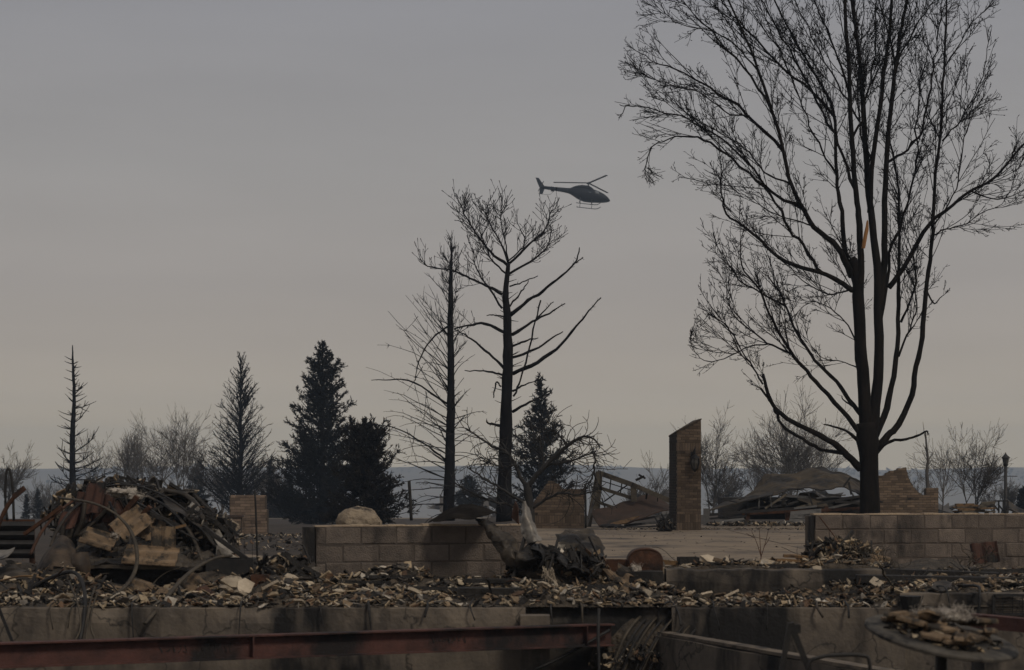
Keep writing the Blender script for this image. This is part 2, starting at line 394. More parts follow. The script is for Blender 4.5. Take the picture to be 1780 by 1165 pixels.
ys = sorted(set([-40, -20, -8, 0, 6, 10, PIT_Y0 - .02, PIT_Y0, PIT_Y1, 23] + [25 + 2.5 * i for i in range(24)] + [86, 92, 100, 110, 120, 132, 145, 160, 180, 200, 230, 260, 300, 340, 390, 440, 500, 570, 650, 730, 800, 860, 900, 1000, 1100, 1200, 1300, 1400, 1500, 1600, 1700, 1800, 1880, 1940, 2000, 2060, 2120]))
W = len(xs)
V = np.array([[(x, y, ground_z(x, y) - (0.004 if y > 21 and y < 55 else 0)) for x in xs] for y in ys]).reshape(-1, 3)
fq = [(i * W + j, i * W + j + 1, (i + 1) * W + j + 1, (i + 1) * W + j) for i in range(len(ys) - 1) for j in range(W - 1)
      if not (ys[i] >= PIT_Y0 - .001 and ys[i + 1] <= PIT_Y1 + .001 and xs[j] >= PIT_X0 - .001 and xs[j + 1] <= PIT_X1 + .001)]
g.addnp(V, [np.array(fq)])
gm = g.mesh('ground', smooth=True)
for k in ('ground', 'field', 'ridge'): gm.materials.append(M[k])
for p in gm.polygons:
    y = p.center[1]
    p.material_index = 0 if y < 150 else (1 if y < 1320 else 2)
link('ground', gm, kind='structure')

def slab(name, x0, x1, y0, y1, z0, z1, m, **kw):
    g = G(); g.box(((x0 + x1) / 2, (y0 + y1) / 2, (z0 + z1) / 2), (x1 - x0, y1 - y0, z1 - z0)); return g.build(name, m, **kw)
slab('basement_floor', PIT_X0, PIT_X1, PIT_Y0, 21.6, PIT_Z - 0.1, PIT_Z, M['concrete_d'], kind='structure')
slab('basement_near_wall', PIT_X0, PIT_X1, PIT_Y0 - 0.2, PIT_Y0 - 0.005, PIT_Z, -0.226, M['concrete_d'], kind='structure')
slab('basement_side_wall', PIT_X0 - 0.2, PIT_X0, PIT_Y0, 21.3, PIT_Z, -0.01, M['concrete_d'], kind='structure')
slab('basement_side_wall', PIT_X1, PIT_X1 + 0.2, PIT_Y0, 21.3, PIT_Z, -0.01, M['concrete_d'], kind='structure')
# patio slabs behind the rubble, with open joints
pa = None
g = G()
px0, px1 = 0.35, 14.0
splits_x = [0.2, 5.35, 9.6, 14.0]; splits_y = [23.3, 31.5, 40.0, 48.2, 55.5]
patio = G()
pp = thing('patio', None, None, (5, 40, 0)); prop(pp, kind='structure')
for i in range(len(splits_x) - 1):
    for j in range(len(splits_y) - 1):
        q = G(); q.box(((splits_x[i] + splits_x[i + 1]) / 2, (splits_y[j] + splits_y[j + 1]) / 2, -0.045 + 0.004 * ((i + j) % 2)), (splits_x[i + 1] - splits_x[i] - 0.035, splits_y[j + 1] - splits_y[j] - 0.035, 0.1))
        q.build('slab', M['patio'], pp)
# garden path on the left
g = G()
g.sheet([[(-5.2, 27.5, 0.02), (-3.0, 27.0, 0.02), (-2.0, 27.6, 0.02)], [(-6.0, 30, 0.02), (-3.6, 31.0, 0.02), (-2.2, 29.5, 0.02)], [(-7.5, 33, 0.02), (-4.8, 34.0, 0.02), (-3.2, 31.0, 0.02)]], 10, 8, 0.05)
g.build('garden_path', M['patio'], kind='structure')

hz = G(); hz.box((0, 1060, 5), (1960, 2240, 90))
hm = bpy.data.materials.new('smoke haze'); hm.use_nodes = True
hn = hm.node_tree; hn.nodes.clear()
ho = hn.nodes.new('ShaderNodeOutputMaterial'); hv = hn.nodes.new('ShaderNodeVolumePrincipled')
hv.inputs['Color'].default_value = (0.66, 0.81, 1.0, 1)
hv.inputs['Density'].default_value = 0.00056
hv.inputs['Anisotropy'].default_value = 0.5
hn.links.new(hv.outputs[0], ho.inputs['Volume'])
haze = hz.build('haze', hm, kind='stuff')

# ------------------------------------------------------------------ trees
def rdir(d, ang):
    """d turned by ang in a random direction"""
    d = Vector(d).normalized()
    a = d.cross(Vector((U(-1, 1), U(-1, 1), U(-1, 1))))
    if a.length < 1e-4: a = d.orthogonal()
    return Matrix.Rotation(ang, 3, a.normalized()) @ d
def walk(p, d, L, k, wig=0.15, up=0.0, sag=0.0):
    p = Vector(p); d = Vector(d).normalized(); out = [p.copy()]; s = L / k
    for i in range(k):
        d = (d + Vector((U(-1, 1), U(-1, 1), U(-1, 1))) * wig + Vector((0, 0, up - sag * i / k))).normalized()
        p = p + d * s; out.append(p.copy())
    return out
def taper(r0, r1, k): return [r0 + (r1 - r0) * i / k for i in range(k + 1)]

# --- the big bare tree on the right
TY = 46.0
def tree_big():
    root = thing('bare_tree', 'tall charred many-stemmed deciduous tree behind the cinder block wall', 'tree', px(1511, 925, TY))
    pt = lambda x, y, dy=0: px(x, y, TY + dy)
    trunk = G()
    tp = catmull([px(1512, 930, TY), px(1512, 880, TY), px(1511, 830, TY), px(1510, 790, TY), px(1508, 765, TY), px(1505, 735, TY)], 14)
    trunk.tube(tp, [r / 2 / ppm(TY) for r in lerpn([41, 35, 32, 33, 40, 32], 14)], 12)
    trunk.build('trunk', M['bark'], root, smooth=True)
    limbs = [  # (pixel polyline, start width px, end width px, depth drift)
        ([(1506, 770), (1503, 690), (1497, 620), (1493, 540), (1489, 475), (1478, 450)], 30, 22, -0.2),            # 0 left main
        ([(1480, 480), (1470, 456), (1452, 425), (1416, 396), (1396, 364), (1375, 320), (1361, 259), (1343, 194), (1319, 125), (1300, 75), (1265, 0), (1240, -60)], 15, 3, -1.6),
        ([(1489, 500), (1469, 440), (1464, 372), (1458, 344), (1454, 303), (1450, 202), (1436, 162), (1416, 129), (1384, 73), (1351, 12), (1320, -60)], 12, 3, 0.9),
        ([(1493, 560), (1496, 460), (1493, 376), (1489, 348), (1481, 243), (1475, 121), (1468, 0), (1462, -130)], 17, 6, -0.5),
        ([(1512, 770), (1522, 700), (1528, 620), (1527, 540), (1525, 460), (1515, 380), (1507, 299), (1503, 226), (1499, 162), (1491, 81), (1481, 0), (1474, -120)], 28, 5, 0.4),   # 4 centre main
        ([(1512, 370), (1517, 283), (1529, 194), (1537, 121), (1545, 61), (1551, 0), (1558, -120)], 12, 5, -0.8),
        ([(1528, 540), (1537, 460), (1537, 384), (1541, 283), (1549, 182), (1556, 121), (1566, 53), (1576, 0), (1590, -120)], 17, 5, 0.8),
        ([(1530, 560), (1545, 455), (1566, 388), (1582, 344), (1594, 283), (1592, 225), (1600, 150), (1612, 90)], 8, 2, 1.2),
        ([(1520, 760), (1538, 720), (1552, 660), (1560, 600), (1562, 520), (1562, 460), (1563, 380), (1560, 310), (1548, 250)], 17, 3, 0.9),     # 8
        ([(1545, 500), (1574, 460), (1614, 392), (1647, 364), (1687, 332), (1727, 311), (1764, 267), (1790, 243), (1815, 230)], 12, 2, -1.2),
        ([(1524, 780), (1545, 755), (1558, 743), (1583, 692), (1592, 640), (1603, 585), (1609, 507), (1618, 443), (1622, 390), (1626, 303), (1634, 243), (1638, 162), (1643, 81), (1645, 0), (1650, -70)], 17, 3, 0.3),   # 10
        ([(1524, 787), (1545, 768), (1575, 764), (1598, 757), (1611, 750), (1613, 757)], 9, 3, -0.3),
        ([(1496, 815), (1470, 789), (1449, 771), (1416, 753), (1380, 735), (1351, 714), (1337, 688), (1326, 650)], 17, 6, -0.6),    # 12
        ([(1467, 788), (1431, 782), (1395, 764), (1362, 742), (1348, 714), (1336, 692), (1322, 675)], 9, 5, 0.5),
        ([(1326, 668), (1305, 634), (1283, 598), (1265, 569), (1247, 555), (1227, 541)], 4, 1.5, -0.5),
        ([(1496, 755), (1470, 721), (1431, 678), (1402, 645), (1377, 616), (1355, 580), (1337, 544), (1319, 501), (1290, 465), (1287, 418)], 12, 2.5, -1.0),   # 15
        ([(1377, 616), (1337, 598), (1312, 580), (1279, 551), (1265, 523), (1262, 490)], 5, 1.5, 0.6),
        ([(1337, 598), (1297, 605), (1265, 620), (1232, 629), (1211, 616), (1200, 591)], 3.2, 1.4, -0.6),
        ([(1498, 722), (1474, 692), (1456, 665), (1423, 634), (1402, 605), (1380, 569), (1366, 533), (1355, 508), (1337, 483)], 11, 3, 0.9),   # 18
        ([(1366, 533), (1319, 508), (1287, 487), (1268, 461), (1247, 429)], 5, 1.5, -0.6),
        ([(1482, 505), (1457, 488), (1431, 476), (1380, 461), (1344, 440), (1323, 418), (1290, 392), (1262, 372), (1256, 345), (1252, 318), (1257, 298)], 12, 2, -1.0),   # 20
        ([(1431, 476), (1402, 436), (1375, 400), (1351, 356), (1319, 307), (1278, 263), (1230, 226), (1181, 202), (1133, 190), (1092, 184), (1078, 200)], 8, 1.5, 0.8),
        ([(1396, 364), (1343, 336), (1287, 291), (1234, 247), (1193, 235), (1150, 245), (1125, 270), (1122, 300)], 7, 1.5, -0.8),
        ([(1361, 262), (1303, 202), (1250, 162), (1193, 129), (1141, 109), (1100, 85)], 8, 1.5, 0.6),
        ([(1340, 190), (1295, 121), (1242, 61), (1193, 8), (1160, -30)], 6, 1.5, -0.6),
        ([(1452, 205), (1404, 154), (1343, 101), (1287, 40), (1254, 0), (1225, -45)], 7, 1.5, -1.0),
        ([(1489, 345), (1470, 280), (1440, 215), (1405, 150), (1370, 85), (1335, 20), (1310, -40)], 8, 2, 1.2),
        ([(1478, 180), (1462, 120), (1440, 60), (1415, 0), (1395, -60)], 6, 2, 0.6),
        ([(1503, 226), (1475, 180), (1440, 120), (1400, 40), (1370, -30)], 5, 2, -1.2),
        ([(1517, 283), (1500, 240), (1490, 180), (1492, 110), (1500, 40), (1505, -60)], 5, 2, 1.4),
        ([(1541, 283), (1572, 262), (1602, 225), (1612, 180), (1622, 120), (1632, 60), (1640, -10)], 7, 2, -1.0),
        ([(1549, 182), (1560, 110), (1585, 60), (1610, 20), (1640, -30)], 6, 2, 1.0),
        ([(1620, 395), (1655, 345), (1668, 300), (1676, 245), (1690, 190), (1705, 150)], 4, 1.5, 0.8),
        ([(1638, 245), (1668, 210), (1695, 165), (1712, 115), (1718, 75)], 4, 1.5, -0.7),
        ([(1640, 120), (1665, 80), (1690, 40), (1720, 12)], 4, 1.5, 0.8),
        ([(1622, 410), (1650, 397), (1680, 390), (1702, 372), (1745, 350), (1765, 300)], 3.5, 1.3, 0.6),
        ([(1687, 332), (1725, 346), (1760, 340), (1790, 325)], 4, 1.5, -0.6),
        ([(1566, 560), (1584, 520), (1592, 485), (1586, 445), (1575, 410)], 6, 2, -0.6),
        ([(1562, 620), (1580, 575), (1592, 540), (1590, 500), (1572, 465)], 5, 2, 0.6),
        ([(1475, 505), (1440, 512), (1400, 490), (1372, 465), (1340, 430)], 4, 1.3, 0.8),
        ([(1492, 600), (1470, 560), (1440, 535), (1410, 525), (1385, 545)], 4, 1.3, -0.8),
        ([(1492, 640), (1462, 628), (1430, 622), (1405, 592)], 3, 1.3, 0.6),
        ([(1498, 775), (1480, 755), (1455, 743), (1432, 738)], 9, 3, -0.4),
        ([(1496, 715), (1480, 705), (1466, 695), (1463, 688)], 6, 2, 0.3),
        ([(1416, 396), (1390, 385), (1345, 372), (1310, 350), (1275, 330)], 4, 1.3, 0.7),
        ([(1375, 320), (1330, 300), (1300, 262), (1260, 235), (1220, 215)], 5, 1.4, -0.9),
        ([(1319, 125), (1280, 80), (1235, 52), (1190, 45), (1150, 22)], 4, 1.3, 0.7),
        ([(1303, 202), (1262, 195), (1215, 160), (1170, 150), (1110, 120)], 4, 1.3, -0.5),
        ([(1611, 507), (1624, 528), (1634, 518), (1642, 512)], 5, 1.2, -0.2),
        ([(1454, 303), (1425, 255), (1400, 200), (1378, 140), (1352, 80), (1330, 30)], 5, 1.5, -1.3),
        ([(1481, 243), (1500, 200), (1512, 140), (1520, 80), (1525, 0), (1528, -80)], 6, 2, 0.9),
        ([(1556, 121), (1545, 60), (1530, 10), (1520, -60)], 5, 2, -0.9),
        ([(1634, 243), (1612, 200), (1600, 160), (1592, 110)], 3.5, 1.5, 0.8),
    ]
    known = [(Vector((p.x, 0, p.z)), p.y) for p in tp]
    cur = [G()]
    LB = [(-300, 1150), (0, 1110), (100, 1078), (190, 1070), (260, 1100), (335, 1118), (345, 1190), (400, 1205), (440, 1228), (520, 1212), (600, 1198), (665, 1212), (700, 1300), (780, 1390), (900, 1480)]
    RB = [(-300, 1745), (0, 1738), (150, 1728), (190, 1760), (230, 1800), (390, 1800), (410, 1720), (450, 1655), (520, 1648), (640, 1606), (760, 1616), (900, 1560)]
    def edge(tab, y):
        for (a, b), (c, d) in zip(tab, tab[1:]):
            if a <= y <= c: return b + (d - b) * (y - a) / (c - a)
        return tab[-1][1]
    def inreach(p):      # the crown keeps the outline of the real tree
        x = 890 + p.x * F / p.y; y = HY - (p.z - CZ) * F / p.y
        return edge(LB, y) - 4 <= x <= edge(RB, y) + 4
    def spur(p, d, L):
        q = walk(p, d, L, 3, 0.3, 0.1)
        if not inreach(q[-1]): return
        cur[0].tube(q, [0.0048, 0.0042, 0.0044 if U(0, 1) < 0.5 else 0.011, 0.0030], 3)
    def twig(p, d, L, r, lev):
        k = 6 if lev == 1 else 4
        sag = 0.10 if U(0, 1) < 0.35 else 0.0
        q = walk(p, d, L, k, 0.065, 0.05, sag)
        for _ in range(2):
            if inreach(q[-1]): break
            L *= .5; q = walk(p, d, L, k, 0.10, 0.06, sag)
        else:
            if not inreach(q[-1]): return
        cur[0].tube(q, taper(r, 0.0048, k), 4 if r > 0.014 else 3)
        if lev < 3:
            n = int(L / (0.15 if lev == 1 else 0.14)) + 1
            for i in range(n):
                t = U(0.12, 1.0) * k; j = min(int(t), k - 1)
                pp_ = q[j].lerp(q[j + 1], t - j); dd = (q[j + 1] - q[j])
                l2 = L * U(0.28, 0.65) * (1.0 - 0.5 * t / k)
                if lev == 1 and l2 > 0.16: twig(pp_, rdir(dd, U(0.35, 0.8)), l2, max(0.0062, r * 0.5), 2)
                else: spur(pp_, rdir(dd, U(0.5, 1.2)), U(0.04, 0.11))
    for li, (pl, w0, w1, drift) in enumerate(limbs):
        a = px(pl[0][0], pl[0][1], TY); key = Vector((a.x, 0, a.z))
        y0 = min(known, key=lambda kv: (kv[0] - key).length)[1]
        n = max(8, 3 * len(pl))
        P2 = catmull([(x, y, 0) for x, y in pl], n)
        pts = []; 
        for i, p in enumerate(P2):
            t = i / n
            q = px(p.x, p.y, y0 + drift * t * (1.6 - 0.6 * t)); pts.append(q)
            pr = px(p.x, p.y, TY); known.append((Vector((pr.x, 0, pr.z)), q.y))
        # small crooks
        seg = sum((pts[i + 1] - pts[i]).length for i in range(n))
        rad = [(w0 + (w1 - w0) * (i / n) ** 0.7) * .84 / 2 / ppm(TY) for i in range(n + 1)]
        for i in range(1, n):
            pts[i] += Vector((U(-1, 1), U(-1, 1), U(-1, 1))) * min(0.04, seg * 0.009) * (1 if w0 < 11 else .3)
            rad[i] *= U(0.90, 1.12) if w0 < 11 else U(.95, 1.06)
        lg = G(); lg.tube(pts, rad, 8 if w0 > 6 else 5)
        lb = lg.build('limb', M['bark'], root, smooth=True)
        cur[0] = G()      # this limb's own twigs
        thin = w0 < 9
        start = 0.42 if li in (0, 3, 4, 8, 10) else (0.30 if w0 > 9 else 0.12)
        if li in (11, 12, 13, 42, 43): start = 0.93 if li != 11 else 1.1
        ns_ = int(seg * 2.2 * (1 - min(1, start)))      # secondary limbs
        for i in range(ns_):
            t = U(start, 0.92) * n; j = min(int(t), n - 1)
            p = pts[j].lerp(pts[j + 1], t - j)
            if p.z > CZ + (HY + 30) / F * TY: continue
            dd = rdir(pts[j + 1] - pts[j], U(0.2, 0.6)); L = U(0.9, 2.3) * (1.1 - 0.4 * t / n)
            q = walk(p, dd, L, 9, 0.07, 0.04, 0.05 if U(0, 1) < .4 else 0)
            if not inreach(q[-1]): L *= .5; q = walk(p, dd, L, 9, 0.07, 0.04)
            if not inreach(q[-1]): continue
            r_ = min(rad[j] * 0.6, U(0.010, 0.016)); cur[0].tube(q, taper(r_, 0.006, 9), 4)
            for kk in range(int(L * 3.8)):
                s_ = U(0.15, 1) * 9; jj = min(int(s_), 8); twig(q[jj].lerp(q[jj + 1], s_ - jj), rdir(q[jj + 1] - q[jj], U(0.3, 0.7)), U(0.25, 0.85) * (1.1 - .4 * s_ / 9), 0.0064, 1)
        nn = int(seg * (3.0 if thin else 2.2) * (1 - start))
        for i in range(max(0, nn)):
            t = U(start, 1.0) * n; j = min(int(t), n - 1)
            p = pts[j].lerp(pts[j + 1], t - j); d = pts[j + 1] - pts[j]
            if p.z > CZ + (HY + 60) / F * TY: continue
            f = t / n
            L = U(0.35, 1.25) * (1.15 - 0.5 * f)
            dd = rdir(d, U(0.35, 0.95))
            if d.normalized().z > 0.9: dd = (dd + Vector((U(-.5, .5), U(-.5, .5), 0))).normalized()
            twig(p, dd, L, min(rad[j] * 0.6, U(0.007, 0.013)), 1)
        # the end carries a fan
        if li not in (11, 42, 43):
            for i in range(4): twig(pts[-1], rdir(pts[-1] - pts[-2], U(0.05, 0.6)), U(0.3, 0.8), 0.007, 1)
        for i in range(int(seg * 3)):
            t = U(max(0.25, start), 1.0) * n; j = min(int(t), n - 1)
            if start < 1: spur(pts[j].lerp(pts[j + 1], t - j), rdir(pts[j + 1] - pts[j], U(0.7, 1.3)), U(0.06, 0.2))
        if cur[0].T:
            me = cur[0].mesh('twigs', off=root.location); me.materials.append(M['twig']); link('twigs', me, lb, kind='stuff')
    sp = G()   # raw wood where a limb tore off
    a, b = px(1507, 392, TY - 0.50), px(1501, 432, TY - 0.55)
    sp.sheet([[a + Vector((-.02, 0, -.06)), a + Vector((0.01, -.02, 0.12)), a + Vector((.03, 0, -.10))], [a.lerp(b, .5) + Vector((-.035, 0, 0)), a.lerp(b, .5) + Vector((0, -.03, 0)), a.lerp(b, .5) + Vector((.03, 0, 0))], [b + Vector((-.04, 0, 0)), b + Vector((0, -.03, 0)), b + Vector((.02, 0, 0))]], 6, 10, 0.03, 0.008)
    sp.build('split_wood', M['splint'], root, label='bare orange wood where a limb tore away')
tree_big()

# --- burnt pines
def pine(name, label, Y, trunk_px, trunk_w, branches, twigfn):
    b0 = px(*trunk_px[0], Y)
    root = thing(name, label, 'tree', b0)
    n = 30
    P = catmull([(x, y, 0) for x, y in trunk_px], n)
    pts = [px(p.x, p.y, Y) + Vector((U(-1, 1), U(-1, 1), 0)) * 0.012 for p in P]
    rad = [w / 2 / ppm(Y) * U(0.95, 1.06) for w in lerpn(trunk_w, n)]
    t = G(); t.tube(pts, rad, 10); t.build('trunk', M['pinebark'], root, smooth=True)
    tw = G()
    def ty(y):  # trunk point at image row y
        j = min(range(n + 1), key=lambda i: abs(P[i].y - y)); return pts[j], rad[j]
    for (pl, w0, w1, drift, bushy) in branches:
        m = max(6, 3 * len(pl))
        Q = catmull([(x, y, 0) for x, y in pl], m)
        bp = [px(q.x, q.y, Y + drift * (i / m)) for i, q in enumerate(Q)]
        for i in range(1, m + 1): bp[i] += Vector((U(-1, 1), U(-1, 1), U(-1, 1))) * 0.018
        br = [(w0 + (w1 - w0) * i / m) * .74 / 2 / ppm(Y) * U(0.88, 1.15) for i in range(m + 1)]
        l = G(); l.tube(bp, br, 6); l.build('limb', M['pinebark'], root, smooth=True)
        L = sum((bp[i + 1] - bp[i]).length for i in range(m))
        for i in range(int(L * 5)):     # broken stubs
            t_ = U(0.1, 1) * m; j = min(int(t_), m - 1)
            q = walk(bp[j], rdir(bp[j + 1] - bp[j], U(0.6, 1.2)), U(0.04, 0.13), 2, 0.2, 0.1); tw.tube(q, [0.010, 0.008, 0.004], 3)
        for i in range(int(bushy * 1.35)):
            t_ = U(0.25, 1.0) * m; j = min(int(t_), m - 1)
            p = bp[j].lerp(bp[j + 1], t_ - j); d = rdir(bp[j + 1] - bp[j], U(0.4, 1.2)); d.z = d.z * 0.7 + 0.2
            LL = U(0.22, 0.8); q = walk(p, d, LL, 5, 0.2, 0.14); tw.tube(q, taper(0.011, 0.007, 5), 3)
            for k in range(3):
                s = U(0.35, 1) * 5; jj = min(int(s), 4); q2 = walk(q[jj], rdir(q[jj + 1] - q[jj], U(0.5, 1.0)), U(0.12, 0.45), 4, 0.2, 0.16)
                tw.tube(q2, [0.008, 0.007, 0.0065, 0.008, 0.014], 3)
    twigfn(tw, ty)
    tw.build('twigs', M['pinebark'], root)
    return root
br = [
    ([(883, 462), (855, 440), (835, 415), (820, 395), (806, 370), (800, 352)], 7, 2, -0.6, 26),
    ([(884, 458), (872, 425), (852, 392), (845, 362)], 6, 2, 0.8, 20),
    ([(884, 460), (878, 420), (872, 390), (870, 365)], 4, 2, -0.9, 14),
    ([(884, 459), (920, 425), (948, 397), (958, 366)], 6, 2, -0.4, 16),
    ([(884, 477), (930, 450), (953, 425), (960, 395)], 6, 2, 0.6, 14),
    ([(880, 476), (855, 452), (845, 430), (835, 405)], 5, 2, 0.9, 12),
    ([(882, 455), (905, 435), (912, 415), (903, 395)], 4, 2, 1.0, 9),
    ([(873, 512), (848, 498), (824, 488), (800, 476), (783, 469), (747, 464), (729, 451)], 7, 1.5, -0.5, 14),
    ([(873, 536), (855, 508), (835, 480), (825, 455), (822, 432)], 6, 1.5, 0.5, 12),
    ([(885, 550), (915, 525), (945, 505), (975, 480), (1000, 455), (1007, 430)], 9, 2.5, -0.7, 0),
    ([(995, 460), (1008, 452), (1014, 447)], 3, 2, -0.1, 0),
    ([(890, 582), (925, 560), (955, 545), (982, 527)], 8, 2.5, 0.8, 0),
    ([(930, 558), (948, 538), (962, 524)], 4, 2, 0.3, 0),
    ([(891, 650), (930, 632), (970, 605), (1000, 570), (1020, 545), (1045, 517)], 10, 2.5, -0.6, 0),
    ([(889, 622), (930, 608), (955, 590), (978, 577)], 7, 2.5, 0.5, 0),
    ([(888, 602), (915, 592), (935, 588)], 6, 2, -0.3, 0),
    ([(877, 578), (845, 563), (815, 566), (790, 572)], 8, 3, -0.4, 3),
    ([(876, 640), (850, 615), (820, 590), (795, 575)], 7, 2.5, 0.6, 2),
    ([(874, 652), (845, 645), (808, 645)], 6, 2, -0.5, 0),
    ([(891, 716), (925, 697), (958, 684)], 7, 2.5, 0.5, 0),
    ([(891, 680), (915, 668), (940, 660)], 5, 2, -0.5, 0),
    ([(940, 522), (928, 570), (915, 625), (905, 660), (893, 690)], 4, 5, -0.3, 0),
    ([(871, 672), (863, 664), (860, 678), (858, 692)], 4, 3, -0.2, 0),
    ([(870, 740), (850, 736), (845, 731)], 7, 3, -0.2, 0),
    ([(884, 535), (900, 515), (912, 500), (918, 488)], 5, 2, 0.4, 0),
    ([(886, 498), (905, 492), (935, 480)], 4, 2, -0.4, 0),
    ([(878, 552), (860, 548), (845, 549)], 4, 2, 0.2, 0),
]
def stubs(tw, ty):
    for i in range(46):
        y = U(470, 830); p, r = ty(y); d = Vector((random.choice((-1, 1)) * U(.3, 1), U(-.6, .6), U(0, .35)))
        q = walk(p + d * r * 0.6, d, U(0.12, 0.45), 3, 0.12, 0.05); tw.tube(q, [0.018, 0.014, 0.01, 0.006], 3)
pine('burnt_pine', 'larger burnt pine with stout crooked limbs and a bushy forked top', 60.0, [(876, 912), (878, 800), (880, 720), (883, 620), (881, 545), (879, 510), (883, 458)], [29, 25, 21, 18, 14, 11, 7], br, stubs)
def leftpine(tw, ty):
    Y = 70.0
    for i in range(14):      # snapped branches hanging across the others
        y = U(560, 820); p, r = ty(y); s_ = random.choice((-1, -1, 1)); a = p + Vector((s_ * U(.3, 1.6), U(-.5, .5), U(-.1, .7))); tw.tube(walk(a, (s_ * U(-.7, .5), U(-.3, .3), -U(.5, 1)), U(.6, 1.5), 5, .08), taper(.013, .007, 5), 4)
    for i in range(132):
        y = 428 + (885 - 428) * (i / 131) ** 0.95 + U(-3, 3)
        p, r = ty(y); f = (y - 428) / 457
        az = U(0, 2 * math.pi)
        if f > 0.35 and U(0, 1) < 0.35: az = math.pi + U(-0.7, 0.7)
        prof = 0.45 + 2.1 * min(1, f / 0.45) if f < 0.62 else 2.55 - 0.5 * (f - 0.62) / 0.38
        prof *= (1.0 if math.cos(az) < 0 else 0.72)
        L = prof * U(0.2, 1.0) ** .8 * (1.35 if math.cos(az) < 0 and f > .3 else 1)
        el = 0.75 - 0.15 * f if f < 0.6 else 0.55 - 1.4 * (f - 0.6)
        el += U(-0.28, 0.28)
        d = Vector((math.cos(az) * math.cos(el), math.sin(az) * math.cos(el), math.sin(el)))
        q = walk(p, d, L, 7, 0.13, 0.03, U(.05, .28) if f > 0.45 else -0.05)
        tw.tube(q, taper(U(.017, .029) * (0.5 + 0.6 * f), 0.007, 7), 4)
        if f < 0.45:
            for k in range(int(5 + 5 * (0.45 - f))):
                s = U(0.3, 1) * 7; j = min(int(s), 6); q2 = walk(q[j], rdir(q[j + 1] - q[j], U(.35, .8)), U(0.15, 0.5), 3, 0.15, 0.15); tw.tube(q2, taper(0.009, 0.006, 3), 3)
        else:
            for k in range(int(L * 3)):
                s = U(0.3, 1) * 7; j = min(int(s), 6); q2 = walk(q[j], rdir(q[j + 1] - q[j], U(.5, 1.0)), U(0.05, 0.22), 2, 0.1, 0.0); tw.tube(q2, taper(0.009, 0.005, 2), 3)
pine('burnt_pine', 'slimmer burnt pine with long thin bare branches sweeping to the left', 70.0, [(780, 905), (782, 800), (784, 700), (783, 560), (785, 425)], [22, 18, 14, 11, 3],
     [([(783, 565), (750, 590), (728, 628), (722, 662)], 5, 2, -0.3, 0), ([(779, 703), (720, 665), (690, 660), (645, 661)], 5, 1.6, -0.4, 0), ([(775, 800), (735, 770), (690, 745), (645, 738)], 5, 1.6, 0.3, 0)], leftpine)

def snag():
    Y = 110.0
    def tf(tw, ty):
        for i in range(95):
            f = (i / 94); y = 690 + (845 - 690) * 0 + 628 + (870 - 628) * f - 690
            p, r = ty(y); az = random.choice((0, math.pi)) + U(-1.0, 1.0)
            L = (0.45 + 0.9 * f) * U(0.4, 1.1)
            el = U(0.0, 0.5)
            d = Vector((math.cos(az) * math.cos(el), math.sin(az) * math.cos(el), math.sin(el)))
            q = walk(p, d, L, 3, 0.12, 0.1); tw.tube(q, [0.035, 0.028, 0.02, 0.012], 3)
        for (pl, w) in (([(127, 790), (150, 770), (160, 758)], 3), ([(127, 805), (145, 800), (165, 785)], 3), ([(127, 815), (150, 810), (172, 797)], 3.4), ([(128, 828), (155, 820), (176, 803)], 3), ([(127, 835), (160, 832), (195, 820)], 3.2), ([(125, 803), (112, 795), (101, 778)], 3), ([(125, 850), (105, 842), (92, 838), (88, 850)], 2.6), ([(125, 838), (112, 825), (106, 810)], 2.4), ([(128, 735), (140, 725), (146, 718)], 2.4), ([(128, 690), (138, 678), (144, 665)], 2.4), ([(128, 705), (140, 708), (147, 704)], 2)):
            Q = catmull([px(x, y, Y) + Vector((0, U(-.5, .5), 0)) for x, y in pl], 6)
            tw.tube(Q, [w / 2 / ppm(Y) * (1 - 0.6 * i / 6) for i in range(7)], 4)
            for k in range(4):
                j = random.randint(2, 5); q = walk(Q[j], rdir(Q[j + 1] - Q[j], U(.4, .8)), U(0.3, 0.8), 3, 0.1, 0.15); tw.tube(q, [0.03, 0.025, 0.02, 0.014], 3)
    pine('dead_snag', 'thin branch-stubbed dead trunk standing alone at far left', Y, [(126, 905), (126, 850), (126, 760), (129, 690), (127, 640), (126, 600)], [13, 12, 9, 6, 4.5, 1.5], [], tf)
snag()

